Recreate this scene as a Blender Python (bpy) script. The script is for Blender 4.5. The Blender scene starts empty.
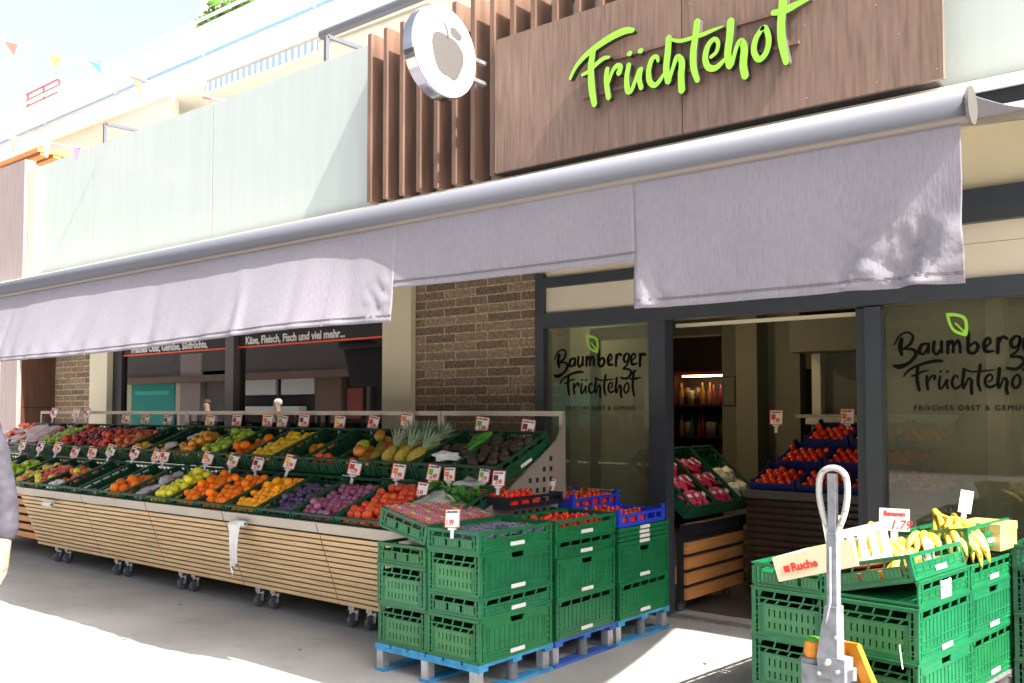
import bpy, bmesh, math, random
from mathutils import Vector, Matrix, Euler, noise
random.seed(7)
R_ = math.radians
S = bpy.context.scene
COL = S.collection

# ------------------------------------------------------------------ camera
YAW = math.atan2(.774, -.633)          # heading of the optical axis
PITCH = R_(2.3)
F_PX = 926.0
CY = 411 - F_PX * math.tan(PITCH)
CAMZ = 1.5
cam_d = bpy.data.cameras.new("camera")
cam = bpy.data.objects.new("camera", cam_d); COL.objects.link(cam)
cam.location = (0, 0, CAMZ)
cam.rotation_euler = (math.pi / 2 + PITCH, 0, YAW - math.pi / 2)
cam_d.sensor_width = 36; cam_d.lens = 36 * F_PX / 1024
cam_d.shift_y = (CY - 341.5) / 1024
cam_d.clip_end = 2000; cam_d.clip_start = .05
S.camera = cam
_dh = Vector((math.cos(YAW), math.sin(YAW), 0)); _r = Vector((math.sin(YAW), -math.cos(YAW), 0))
_d = _dh * math.cos(PITCH) + Vector((0, 0, math.sin(PITCH))); _u = -_dh * math.sin(PITCH) + Vector((0, 0, math.cos(PITCH)))
def ray(u, v): return _d + _r * ((u - 512) / F_PX) - _u * ((v - CY) / F_PX)
def on_y(u, v, y):
    q = ray(u, v); return Vector((0, 0, CAMZ)) + q * (y / q.y)

# ------------------------------------------------------------------ world, sun, exposure
SUN_DIR = Vector((.80, -.10, 1.0)).normalized()
elev = math.asin(SUN_DIR.z); azim = math.atan2(SUN_DIR.x, SUN_DIR.y)
W = bpy.data.worlds.new("World"); S.world = W; W.use_nodes = True
nt = W.node_tree; nt.nodes.clear()
wo = nt.nodes.new('ShaderNodeOutputWorld'); bg = nt.nodes.new('ShaderNodeBackground'); sk = nt.nodes.new('ShaderNodeTexSky')
sk.sky_type = 'NISHITA'; sk.sun_disc = False; sk.sun_elevation = elev; sk.sun_rotation = azim
sk.air_density = 1.0; sk.dust_density = 7.0; sk.ozone_density = 1.0
bg.inputs[1].default_value = .125
hsv = nt.nodes.new('ShaderNodeHueSaturation'); hsv.inputs['Saturation'].default_value = .5; hsv.inputs['Value'].default_value = 1.12
nt.links.new(sk.outputs[0], hsv.inputs['Color']); nt.links.new(hsv.outputs[0], bg.inputs[0]); nt.links.new(bg.outputs[0], wo.inputs[0])
sl = bpy.data.lights.new("sun", 'SUN'); sl.energy = 5.0; sl.angle = R_(.5); sl.color = (1, .95, .87)
so = bpy.data.objects.new("sun", sl); COL.objects.link(so)
so.rotation_euler = SUN_DIR.to_track_quat('Z', 'Y').to_euler()
S.view_settings.view_transform = 'Standard'; S.view_settings.look = 'None'
S.view_settings.gamma = 1; S.view_settings.use_curve_mapping = False
S.view_settings.exposure = 1.62

# ------------------------------------------------------------------ materials
def mat(name, col, rough=.6, metal=0, noise=0, nscale=8, bump=0, bscale=60, spec=.5, stretch=(1, 1, 1), rnd=0, trans=0, alpha=1, coat=0, emis=None, estr=0, col2=None):
    m = bpy.data.materials.new(name); m.use_nodes = True
    t = m.node_tree; b = t.nodes['Principled BSDF']
    b.inputs['Roughness'].default_value = rough; b.inputs['Metallic'].default_value = metal
    b.inputs['Specular IOR Level'].default_value = spec
    b.inputs['Base Color'].default_value = (*col, 1)
    if coat: b.inputs['Coat Weight'].default_value = coat
    if trans: b.inputs['Transmission Weight'].default_value = trans
    b.inputs['Alpha'].default_value = alpha
    if emis: b.inputs['Emission Color'].default_value = (*emis, 1); b.inputs['Emission Strength'].default_value = estr
    if noise or bump or col2:
        tc = t.nodes.new('ShaderNodeTexCoord'); mp = t.nodes.new('ShaderNodeMapping')
        mp.inputs['Scale'].default_value = stretch
        t.links.new(tc.outputs['Object'], mp.inputs[0])
    last = None
    if noise or col2:
        nz = t.nodes.new('ShaderNodeTexNoise'); nz.inputs['Scale'].default_value = nscale; nz.inputs['Detail'].default_value = 6
        t.links.new(mp.outputs[0], nz.inputs[0])
        rp = t.nodes.new('ShaderNodeValToRGB')
        rp.color_ramp.elements[0].position = .3; rp.color_ramp.elements[1].position = .7
        c2 = col2 or tuple(min(1, c * (1 + noise)) for c in col)
        c1 = col if col2 else tuple(c * (1 - noise) for c in col)
        rp.color_ramp.elements[0].color = (*c1, 1); rp.color_ramp.elements[1].color = (*c2, 1)
        t.links.new(nz.outputs['Fac'], rp.inputs[0]); last = rp.outputs[0]
    if rnd:
        oi = t.nodes.new('ShaderNodeObjectInfo'); hs = t.nodes.new('ShaderNodeHueSaturation')
        mr = t.nodes.new('ShaderNodeMapRange'); mr.inputs[3].default_value = 1 - rnd; mr.inputs[4].default_value = 1 + rnd
        t.links.new(oi.outputs['Random'], mr.inputs[0]); t.links.new(mr.outputs[0], hs.inputs['Value'])
        mh = t.nodes.new('ShaderNodeMapRange'); mh.inputs[3].default_value = .5 - rnd * .05; mh.inputs[4].default_value = .5 + rnd * .05
        ml = t.nodes.new('ShaderNodeMath'); ml.operation = 'FRACT'; mu = t.nodes.new('ShaderNodeMath'); mu.operation = 'MULTIPLY'; mu.inputs[1].default_value = 7.3
        t.links.new(oi.outputs['Random'], mu.inputs[0]); t.links.new(mu.outputs[0], ml.inputs[0]); t.links.new(ml.outputs[0], mh.inputs[0]); t.links.new(mh.outputs[0], hs.inputs['Hue'])
        if last: t.links.new(last, hs.inputs['Color'])
        else: hs.inputs['Color'].default_value = (*col, 1)
        last = hs.outputs[0]
    if last: t.links.new(last, b.inputs['Base Color'])
    if bump:
        n2 = t.nodes.new('ShaderNodeTexNoise'); n2.inputs['Scale'].default_value = bscale; n2.inputs['Detail'].default_value = 4
        t.links.new(mp.outputs[0], n2.inputs[0])
        bp = t.nodes.new('ShaderNodeBump'); bp.inputs['Strength'].default_value = bump; bp.inputs['Distance'].default_value = .01
        t.links.new(n2.outputs['Fac'], bp.inputs['Height']); t.links.new(bp.outputs[0], b.inputs['Normal'])
    return m

def glass_mat(name, tint=(.8, .85, .82), refl=1.0, haze=0, dcol=(.3, .3, .2)):
    m = bpy.data.materials.new(name); m.use_nodes = True; t = m.node_tree; t.nodes.clear()
    o = t.nodes.new('ShaderNodeOutputMaterial'); mx = t.nodes.new('ShaderNodeMixShader')
    tr = t.nodes.new('ShaderNodeBsdfTransparent'); tr.inputs[0].default_value = (*tint, 1)
    gl = t.nodes.new('ShaderNodeBsdfGlossy'); gl.inputs['Roughness'].default_value = .004
    fr = t.nodes.new('ShaderNodeFresnel'); fr.inputs[0].default_value = 1.5
    mu = t.nodes.new('ShaderNodeMath'); mu.operation = 'MULTIPLY'; mu.inputs[1].default_value = refl; mu.use_clamp = True
    t.links.new(fr.outputs[0], mu.inputs[0]); t.links.new(mu.outputs[0], mx.inputs[0])
    if haze:  # milky diffuse haze painted in for veiling reflections on the pane
        dd = t.nodes.new('ShaderNodeBsdfDiffuse'); dd.inputs[0].default_value = (*dcol, 1); m2 = t.nodes.new('ShaderNodeMixShader')
        tc = t.nodes.new('ShaderNodeTexCoord'); nz = t.nodes.new('ShaderNodeTexNoise'); nz.inputs['Scale'].default_value = 2.5; nz.inputs['Detail'].default_value = 5
        mr = t.nodes.new('ShaderNodeMapRange'); mr.inputs[1].default_value = .3; mr.inputs[2].default_value = .7; mr.inputs[3].default_value = haze * .7; mr.inputs[4].default_value = haze * 1.3
        t.links.new(tc.outputs['Object'], nz.inputs[0]); t.links.new(nz.outputs['Fac'], mr.inputs[0]); t.links.new(mr.outputs[0], m2.inputs[0]); t.links.new(tr.outputs[0], m2.inputs[1]); t.links.new(dd.outputs[0], m2.inputs[2]); t.links.new(m2.outputs[0], mx.inputs[1])
    else: t.links.new(tr.outputs[0], mx.inputs[1])
    t.links.new(gl.outputs[0], mx.inputs[2]); t.links.new(mx.outputs[0], o.inputs[0])
    return m

M = {}
M['ground'] = mat('paving', (.37, .355, .335), .85, noise=.16, nscale=1.3, bump=.35, bscale=140)
def add_stains(m):
    t = m.node_tree; b = t.nodes['Principled BSDF']; src = b.inputs['Base Color'].links[0].from_socket
    tc = t.nodes.new('ShaderNodeTexCoord')
    v = t.nodes.new('ShaderNodeTexNoise'); v.inputs['Scale'].default_value = 4.2; v.inputs['Detail'].default_value = 8; v.inputs['Roughness'].default_value = .7
    t.links.new(tc.outputs['Object'], v.inputs[0])
    rp = t.nodes.new('ShaderNodeValToRGB'); rp.color_ramp.elements[0].position = .30; rp.color_ramp.elements[1].position = .44
    rp.color_ramp.elements[0].color = (.80, .80, .81, 1); rp.color_ramp.elements[1].color = (1, 1, 1, 1)
    t.links.new(v.outputs['Fac'], rp.inputs[0])
    f = t.nodes.new('ShaderNodeTexNoise'); f.inputs['Scale'].default_value = 260; f.inputs['Detail'].default_value = 2
    t.links.new(tc.outputs['Object'], f.inputs[0])
    rf = t.nodes.new('ShaderNodeValToRGB'); rf.color_ramp.elements[0].color = (.72, .72, .74, 1); rf.color_ramp.elements[1].color = (1.0, 1.0, 1.0, 1)
    rf.color_ramp.elements[0].position = .35; rf.color_ramp.elements[1].position = .6
    t.links.new(f.outputs['Fac'], rf.inputs[0])
    m1 = t.nodes.new('ShaderNodeMix'); m1.data_type = 'RGBA'; m1.blend_type = 'MULTIPLY'; m1.inputs[0].default_value = 1
    m2 = t.nodes.new('ShaderNodeMix'); m2.data_type = 'RGBA'; m2.blend_type = 'MULTIPLY'; m2.inputs[0].default_value = 1
    t.links.new(src, m1.inputs[6]); t.links.new(rp.outputs[0], m1.inputs[7])
    t.links.new(m1.outputs[2], m2.inputs[6]); t.links.new(rf.outputs[0], m2.inputs[7]); t.links.new(m2.outputs[2], b.inputs['Base Color'])
add_stains(M['ground'])
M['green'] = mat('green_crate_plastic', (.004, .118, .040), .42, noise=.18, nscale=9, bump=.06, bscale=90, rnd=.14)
M['gpanel'] = mat('thin_green_crate_panel', (.03, .165, .058), .45, noise=.2, nscale=12, rnd=.12)  # lighter yellowish tone paints in light coming through the thin plastic
M['shaded_blue'] = mat('shaded_blue_tray', (.010, .022, .16), .5)  # blue tray plastic darkened to paint in the dim shop interior
M['warm2'] = mat('added_lamp_glow', (1, .9, .6), .5, emis=(1, .86, .55), estr=42)  # glow of the unseen lamp added behind the narrow glass
def scuff(m):
    t = m.node_tree; b = t.nodes['Principled BSDF']; src = b.inputs['Base Color'].links[0].from_socket
    tc = t.nodes.new('ShaderNodeTexCoord'); oi = t.nodes.new('ShaderNodeObjectInfo'); ad = t.nodes.new('ShaderNodeVectorMath'); ad.operation = 'ADD'
    t.links.new(tc.outputs['Object'], ad.inputs[0]); t.links.new(oi.outputs['Random'], ad.inputs[1])
    mp = t.nodes.new('ShaderNodeMapping'); mp.inputs['Scale'].default_value = (1, 1, 3.5); t.links.new(ad.outputs[0], mp.inputs[0])
    nz = t.nodes.new('ShaderNodeTexNoise'); nz.inputs['Scale'].default_value = 26; nz.inputs['Detail'].default_value = 9; nz.inputs['Roughness'].default_value = .75
    t.links.new(mp.outputs[0], nz.inputs[0]); rp = t.nodes.new('ShaderNodeValToRGB'); rp.color_ramp.elements[0].position = .52; rp.color_ramp.elements[1].position = .78
    rp.color_ramp.elements[0].color = (0, 0, 0, 1); rp.color_ramp.elements[1].color = (.38, .38, .38, 1); t.links.new(nz.outputs['Fac'], rp.inputs[0])
    mx = t.nodes.new('ShaderNodeMix'); mx.data_type = 'RGBA'; t.links.new(rp.outputs[0], mx.inputs[0]); t.links.new(src, mx.inputs[6]); mx.inputs[7].default_value = (.14, .27, .15, 1); t.links.new(mx.outputs[2], b.inputs['Base Color'])
scuff(M['green']); scuff(M['gpanel'])
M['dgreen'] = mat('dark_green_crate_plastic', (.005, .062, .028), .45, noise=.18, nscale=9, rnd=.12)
M['blue'] = mat('blue_crate_plastic', (.02, .05, .52), .4, noise=.1)
M['blackp'] = mat('black_crate_plastic', (.012, .012, .02), .45)
M['label'] = mat('white_label', (.62, .62, .61), .6, noise=.06, nscale=20)
M['pine'] = mat('varnished_pine', (.60, .43, .24), .5, noise=.20, nscale=5, stretch=(.6, 6, 14), bump=.1, bscale=30)
M['orange_wood'] = mat('orange_stained_wood', (.50, .21, .065), .5, noise=.2, nscale=4, stretch=(.8, .8, 14))
M['beige'] = mat('beige_board', (.46, .41, .35), .55, noise=.08, nscale=3)
M['black'] = mat('black_matt', (.012, .012, .012), .7)
M['steel'] = mat('brushed_steel', (.38, .34, .28), .42, metal=.5, noise=.08, nscale=4)
M['zinc'] = mat('zinc_plate', (.55, .56, .58), .4, metal=.8, noise=.2, nscale=20)
M['rubber'] = mat('grey_caster_rubber', (.11, .12, .14), .5)
M['cream'] = mat('cream_render', (.62, .55, .39), .8, noise=.05, nscale=2, bump=.05)
M['creamp'] = mat('cream_panel', (.62, .55, .42), .6, noise=.03, nscale=2)
M['frame'] = mat('anthracite_frame', (.035, .042, .052), .4, noise=.08)
M['dframe'] = mat('dark_window_frame', (.018, .018, .02), .4)
M['gframe'] = mat('grey_window_mullion', (.10, .085, .08), .45)
M['teal_panel'] = mat('pale_green_glass_panel', (.425, .47, .44), .22, noise=.03, nscale=2.2, stretch=(5, 1, .5), spec=.35)
M['hpl'] = mat('brown_timber_laminate', (.180, .120, .090), .5, spec=.25, noise=.24, nscale=7, stretch=(6, 6, .45), bump=.05, bscale=40)
M['fin'] = mat('brown_fin_timber', (.165, .095, .065), .42, noise=.25, nscale=3, stretch=(5, 5, .7))
M['dbrown'] = mat('dark_brown_laminate', (.065, .028, .016), .35, noise=.25, nscale=3, stretch=(6, 6, .6))
M['mauve'] = mat('pinkish_timber_panel', (.30, .235, .225), .5, noise=.12, nscale=3, stretch=(6, 6, .7))
M['silver'] = mat('silver_awning_tube', (.115, .12, .145), .62, metal=.1, spec=.25)
M['white'] = mat('white_paint', (.80, .79, .77), .6, noise=.08, nscale=1.5)
M['offwhite'] = mat('off_white_plaster', (.70, .67, .60), .8, noise=.04, nscale=2)
M['lime'] = mat('lime_green_letter_face', (.27, .60, .045), .4)
M['lside'] = mat('letter_side_black', (.03, .03, .03), .4)
M['signwhite'] = mat('white_acrylic', (.85, .85, .85), .25)
M['signgrey'] = mat('grey_acrylic', (.10, .092, .09), .4)
M['chrome'] = mat('polished_steel_rim', (.5, .5, .52), .15, metal=1, noise=.1, nscale=5)
M['leaf'] = mat('green_leaf', (.05, .22, .02), .5, noise=.3, nscale=12)
M['fol'] = mat('balcony_foliage', (.07, .16, .02), .6, noise=.4, nscale=8)
M['bluepaint'] = mat('pale_blue_rail', (.22, .42, .75), .5)
M['redp'] = mat('red_print', (.62, .02, .015), .6)
M['dkprint'] = mat('dark_print', (.015, .015, .015), .6)
M['glassprint'] = mat('black_glass_print', (.006, .006, .006), .9, spec=.02)
M['card'] = mat('white_card', (.78, .76, .74), .6, noise=.04)
M['glass'] = glass_mat('shop_glass', (.72, .74, .70), .95, .42, (.26, .26, .16))
M['glass2'] = glass_mat('large_shop_glass', (.72, .74, .70), 1.0, .30, (.22, .21, .12))
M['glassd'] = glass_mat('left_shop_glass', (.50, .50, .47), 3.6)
M['filmclear'] = mat('thin_clear_film', (.9, .88, .9), .1, alpha=.13)
M['palletblue'] = mat('blue_painted_pallet', (.035, .22, .42), .7, noise=.3, nscale=14, bump=.2)
M['palletdark'] = mat('violet_blue_pallet', (.03, .09, .36), .6, noise=.3, nscale=14)
M['jack'] = mat('grey_pallet_jack_paint', (.19, .205, .23), .45, noise=.3, nscale=20)
M['jackor'] = mat('orange_pallet_jack_paint', (.62, .23, .012), .45, noise=.3, nscale=12)
M['skin'] = mat('skin', (.52, .30, .22), .5, noise=.06, nscale=30)
M['jacket'] = mat('dark_grey_jacket', (.05, .047, .062), .85, noise=.08, nscale=40, bump=.3, bscale=25)
M['trouser'] = mat('navy_trousers', (.03, .035, .06), .85, noise=.2)
M['hair'] = mat('brown_hair', (.06, .035, .02), .6, noise=.4, nscale=60)
M['shoe'] = mat('black_shoes', (.02, .02, .02), .5)
M['channel'] = mat('bronze_channel', (.20, .17, .15), .5, metal=.3)
M['film'] = mat('clear_plastic_film', (.85, .83, .85), .15, alpha=.42, bump=.6, bscale=30)
M['paper'] = mat('crumpled_white_paper', (.72, .72, .74), .8, bump=.5, bscale=20)
M['warm'] = mat('warm_lamp', (1, .8, .5), .5, emis=(1, .66, .3), estr=9)
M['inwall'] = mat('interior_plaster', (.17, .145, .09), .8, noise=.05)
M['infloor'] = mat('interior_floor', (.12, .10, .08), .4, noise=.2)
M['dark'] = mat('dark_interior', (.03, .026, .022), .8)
M['perf'] = mat('perforation_dark', (.01, .01, .01), .8)

def brick_mat():
    m = bpy.data.materials.new('brown_clinker_brick'); m.use_nodes = True; t = m.node_tree; b = t.nodes['Principled BSDF']
    b.inputs['Roughness'].default_value = .85
    tc = t.nodes.new('ShaderNodeTexCoord'); sp = t.nodes.new('ShaderNodeSeparateXYZ'); cb = t.nodes.new('ShaderNodeCombineXYZ')
    t.links.new(tc.outputs['Object'], sp.inputs[0]); t.links.new(sp.outputs['X'], cb.inputs['X']); t.links.new(sp.outputs['Z'], cb.inputs['Y'])
    br = t.nodes.new('ShaderNodeTexBrick'); br.inputs['Scale'].default_value = 1.0
    br.inputs['Brick Width'].default_value = .37; br.inputs['Row Height'].default_value = .078; br.inputs['Mortar Size'].default_value = .0075
    br.inputs['Mortar Smooth'].default_value = .2; br.offset = .37
    br.inputs['Color1'].default_value = (.15, .11, .078, 1); br.inputs['Color2'].default_value = (.33, .245, .165, 1); br.inputs['Mortar'].default_value = (.50, .35, .18, 1)
    br.inputs['Bias'].default_value = -.1
    t.links.new(cb.outputs[0], br.inputs[0])
    nz = t.nodes.new('ShaderNodeTexNoise'); nz.inputs['Scale'].default_value = 34; nz.inputs['Detail'].default_value = 6
    t.links.new(tc.outputs['Object'], nz.inputs[0])
    rp = t.nodes.new('ShaderNodeValToRGB'); rp.color_ramp.elements[0].color = (.55, .55, .57, 1); rp.color_ramp.elements[1].color = (1.15, 1.12, 1.1, 1)
    rp.color_ramp.elements[0].position = .35; rp.color_ramp.elements[1].position = .65
    t.links.new(nz.outputs['Fac'], rp.inputs[0])
    mx = t.nodes.new('ShaderNodeMix'); mx.data_type = 'RGBA'; mx.blend_type = 'MULTIPLY'; mx.inputs[0].default_value = 1
    t.links.new(br.outputs['Color'], mx.inputs[6]); t.links.new(rp.outputs[0], mx.inputs[7]); t.links.new(mx.outputs[2], b.inputs['Base Color'])
    bp = t.nodes.new('ShaderNodeBump'); bp.invert = True; bp.inputs['Strength'].default_value = .8; bp.inputs['Distance'].default_value = .01
    t.links.new(br.outputs['Fac'], bp.inputs['Height']); t.links.new(bp.outputs[0], b.inputs['Normal'])
    return m
M['brick'] = brick_mat()

def fabric_mat():
    m = bpy.data.materials.new('grey_awning_fabric'); m.use_nodes = True; t = m.node_tree; t.nodes.clear()
    o = t.nodes.new('ShaderNodeOutputMaterial'); df = t.nodes.new('ShaderNodeBsdfDiffuse'); tl = t.nodes.new('ShaderNodeBsdfTranslucent'); mx = t.nodes.new('ShaderNodeMixShader')
    mx.inputs[0].default_value = .18
    tc = t.nodes.new('ShaderNodeTexCoord'); mp = t.nodes.new('ShaderNodeMapping'); mp.inputs['Scale'].default_value = (1, 1, .22)
    nz = t.nodes.new('ShaderNodeTexNoise'); nz.inputs['Scale'].default_value = 120; nz.inputs['Detail'].default_value = 3
    n2 = t.nodes.new('ShaderNodeTexNoise'); n2.inputs['Scale'].default_value = 3.0; n2.inputs['Detail'].default_value = 5
    t.links.new(tc.outputs['Object'], mp.inputs[0]); t.links.new(mp.outputs[0], nz.inputs[0]); t.links.new(tc.outputs['Object'], n2.inputs[0])
    rp = t.nodes.new('ShaderNodeValToRGB'); rp.color_ramp.elements[0].position = .3; rp.color_ramp.elements[1].position = .75
    rp.color_ramp.elements[0].color = (.265, .25, .285, 1); rp.color_ramp.elements[1].color = (.31, .295, .33, 1)
    r2 = t.nodes.new('ShaderNodeValToRGB'); r2.color_ramp.elements[0].color = (.84, .84, .86, 1); r2.color_ramp.elements[1].color = (1, 1, 1, 1)
    mm = t.nodes.new('ShaderNodeMix'); mm.data_type = 'RGBA'; mm.blend_type = 'MULTIPLY'; mm.inputs[0].default_value = 1
    t.links.new(nz.outputs['Fac'], rp.inputs[0]); t.links.new(n2.outputs['Fac'], r2.inputs[0]); t.links.new(rp.outputs[0], mm.inputs[6]); t.links.new(r2.outputs[0], mm.inputs[7])
    bp = t.nodes.new('ShaderNodeBump'); bp.inputs['Strength'].default_value = .25; bp.inputs['Distance'].default_value = .006
    t.links.new(nz.outputs['Fac'], bp.inputs['Height'])
    for n in (df, tl): t.links.new(mm.outputs[2], n.inputs[0]); t.links.new(bp.outputs[0], n.inputs['Normal'])
    t.links.new(df.outputs[0], mx.inputs[1]); t.links.new(tl.outputs[0], mx.inputs[2]); t.links.new(mx.outputs[0], o.inputs[0])
    return m
M['fabric'] = fabric_mat()

def ball_mat(name, c1, c2, rough=.4, scale=3, spec=.5, rnd=.12, bump=0, top=None):
    """fruit skin: blend of two colours over each fruit, varying from fruit to fruit"""
    m = bpy.data.materials.new(name); m.use_nodes = True; t = m.node_tree; b = t.nodes['Principled BSDF']
    b.inputs['Roughness'].default_value = rough; b.inputs['Specular IOR Level'].default_value = spec
    tc = t.nodes.new('ShaderNodeTexCoord'); oi = t.nodes.new('ShaderNodeObjectInfo')
    va = t.nodes.new('ShaderNodeVectorMath'); va.operation = 'ADD'
    sc = t.nodes.new('ShaderNodeVectorMath'); sc.operation = 'SCALE'; sc.inputs['Scale'].default_value = 19
    t.links.new(oi.outputs['Random'], sc.inputs[0]); t.links.new(tc.outputs['Object'], va.inputs[0]); t.links.new(sc.outputs[0], va.inputs[1])
    nz = t.nodes.new('ShaderNodeTexNoise'); nz.inputs['Scale'].default_value = scale / .07; nz.inputs['Detail'].default_value = 3
    sc2 = t.nodes.new('ShaderNodeVectorMath'); sc2.operation = 'SCALE'; sc2.inputs['Scale'].default_value = .35
    t.links.new(va.outputs[0], sc2.inputs[0]); t.links.new(sc2.outputs[0], nz.inputs[0])
    rp = t.nodes.new('ShaderNodeValToRGB'); rp.color_ramp.elements[0].position = .38; rp.color_ramp.elements[1].position = .62
    rp.color_ramp.elements[0].color = (*c1, 1); rp.color_ramp.elements[1].color = (*c2, 1)
    t.links.new(nz.outputs['Fac'], rp.inputs[0])
    hs = t.nodes.new('ShaderNodeHueSaturation'); mr = t.nodes.new('ShaderNodeMapRange'); mr.inputs[3].default_value = 1 - rnd; mr.inputs[4].default_value = 1 + rnd
    t.links.new(oi.outputs['Random'], mr.inputs[0]); t.links.new(mr.outputs[0], hs.inputs['Value']); t.links.new(rp.outputs[0], hs.inputs['Color']); t.links.new(hs.outputs[0], b.inputs['Base Color'])
    if bump:
        n2 = t.nodes.new('ShaderNodeTexVoronoi'); n2.inputs['Scale'].default_value = 300
        t.links.new(tc.outputs['Object'], n2.inputs[0]); bp = t.nodes.new('ShaderNodeBump'); bp.inputs['Strength'].default_value = bump; bp.inputs['Distance'].default_value = .002
        t.links.new(n2.outputs['Distance'], bp.inputs['Height']); t.links.new(bp.outputs[0], b.inputs['Normal'])
    return m

# ------------------------------------------------------------------ mesh helpers
class MB:
    def __init__(s): s.v = []; s.f = []; s.m = []; s.sm = []; s.mi = 0; s.smooth = False
    def add(s, vs, fs):
        n = len(s.v); s.v += [tuple(p) for p in vs]
        for f in fs: s.f.append([n + i for i in f]); s.m.append(s.mi); s.sm.append(s.smooth)
        return s
    def box(s, x0, x1, y0, y1, z0, z1, T=None):
        vs = [Vector((x, y, z)) for z in (z0, z1) for y in (y0, y1) for x in (x0, x1)]
        if T is not None: vs = [T @ p for p in vs]
        return s.add(vs, [(0, 2, 3, 1), (4, 5, 7, 6), (0, 1, 5, 4), (2, 6, 7, 3), (0, 4, 6, 2), (1, 3, 7, 5)])
    def bar(s, a, b, w, h=None, up=(0, 0, 1)):
        a = Vector(a); b = Vector(b); h = h or w; d = (b - a).normalized(); upv = Vector(up)
        if abs(d.dot(upv)) > .98: upv = Vector((1, 0, 0))
        x = d.cross(upv).normalized(); z = x.cross(d)
        vs = [p + x * sx * w / 2 + z * sz * h / 2 for p in (a, b) for sx, sz in ((-1, -1), (1, -1), (1, 1), (-1, 1))]
        return s.add(vs, [(0, 1, 2, 3), (7, 6, 5, 4), (0, 4, 5, 1), (1, 5, 6, 2), (2, 6, 7, 3), (3, 7, 4, 0)])
    def tube(s, pts, r, n=12, closed=False, caps=True):
        pts = [Vector(p) for p in pts]; k = len(pts); rr = r if isinstance(r, (list, tuple)) else [r] * k
        rings = []; prev = None
        for i, p in enumerate(pts):
            a = pts[(i - 1) % k] if (closed or i > 0) else p; b = pts[(i + 1) % k] if (closed or i < k - 1) else p
            d = (b - a).normalized()
            if prev is None: x = d.orthogonal().normalized()
            else: x = (prev - d * prev.dot(d)).normalized()
            prev = x; y = d.cross(x)
            rings.append([p + (x * math.cos(2 * math.pi * j / n) + y * math.sin(2 * math.pi * j / n)) * rr[i] for j in range(n)])
        vs = [q for g in rings for q in g]; fs = []
        for i in range(k if closed else k - 1):
            i2 = (i + 1) % k
            for j in range(n): fs.append((i * n + j, i * n + (j + 1) % n, i2 * n + (j + 1) % n, i2 * n + j))
        if caps and not closed: fs.append(tuple(range(n))[::-1]); fs.append(tuple((k - 1) * n + j for j in range(n)))
        return s.add(vs, fs)
    def lathe(s, prof, n=16, T=None):
        vs = []; fs = []
        for r, z in prof:
            for j in range(n):
                a = 2 * math.pi * j / n; p = Vector((r * math.cos(a), r * math.sin(a), z)); vs.append(T @ p if T is not None else p)
        for i in range(len(prof) - 1):
            for j in range(n): fs.append((i * n + j, i * n + (j + 1) % n, (i + 1) * n + (j + 1) % n, (i + 1) * n + j))
        fs.append(tuple(range(n))[::-1]); fs.append(tuple((len(prof) - 1) * n + j for j in range(n)))
        return s.add(vs, fs)
    def prism(s, poly, f0, f1):
        """poly list of 2-tuples; f0/f1 map a 2-tuple to the two end positions"""
        n = len(poly); vs = [Vector(f0(p)) for p in poly] + [Vector(f1(p)) for p in poly]
        fs = [tuple(range(n)), tuple(range(2 * n - 1, n - 1, -1))] + [(i, i + n, (i + 1) % n + n, (i + 1) % n) for i in range(n)]
        return s.add(vs, fs)
    def mesh(s, name, mats):
        me = bpy.data.meshes.new(name); me.from_pydata(s.v, [], s.f)
        for m in (mats if isinstance(mats, (list, tuple)) else [mats]): me.materials.append(m)
        me.polygons.foreach_set('material_index', s.m); me.polygons.foreach_set('use_smooth', s.sm)
        bm = bmesh.new(); bm.from_mesh(me); bmesh.ops.recalc_face_normals(bm, faces=bm.faces); bm.to_mesh(me); bm.free()
        me.update(); return me
    def obj(s, name, mats, parent=None, **k): return link(s.mesh(name, mats), name, parent, **k)

def link(me, name, parent=None, T=None):
    o = bpy.data.objects.new(name, me); COL.objects.link(o)
    if parent is not None: o.parent = parent
    if T is not None: o.matrix_basis = T
    return o
def tag(o, label=None, cat=None, group=None, kind=None):
    if label: o['label'] = label
    if cat: o['category'] = cat
    if group: o['group'] = group
    if kind: o['kind'] = kind
    return o
def thing(name, label, cat, loc=(0, 0, 0), rz=0, group=None, T=None):
    o = bpy.data.objects.new(name, None); COL.objects.link(o); o.empty_display_size = .1
    if T is not None: o.matrix_basis = T
    else: o.location = loc; o.rotation_euler = (0, 0, rz)
    return tag(o, label, cat, group)
def B(x0, x1, y0, y1, z0, z1): return MB().box(x0, x1, y0, y1, z0, z1)

def catmull(pts, n=8):
    P = [Vector(p) for p in pts]; out = []
    if len(P) < 3: 
        return [P[0].lerp(P[-1], i / n) for i in range(n + 1)]
    for i in range(len(P) - 1):
        p0 = P[max(i - 1, 0)]; p1 = P[i]; p2 = P[i + 1]; p3 = P[min(i + 2, len(P) - 1)]
        for k in range(n):
            t = k / n
            out.append(.5 * ((2 * p1) + (-p0 + p2) * t + (2 * p0 - 5 * p1 + 4 * p2 - p3) * t * t + (-p0 + 3 * p1 - 3 * p2 + p3) * t ** 3))
    out.append(P[-1]); return out

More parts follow.
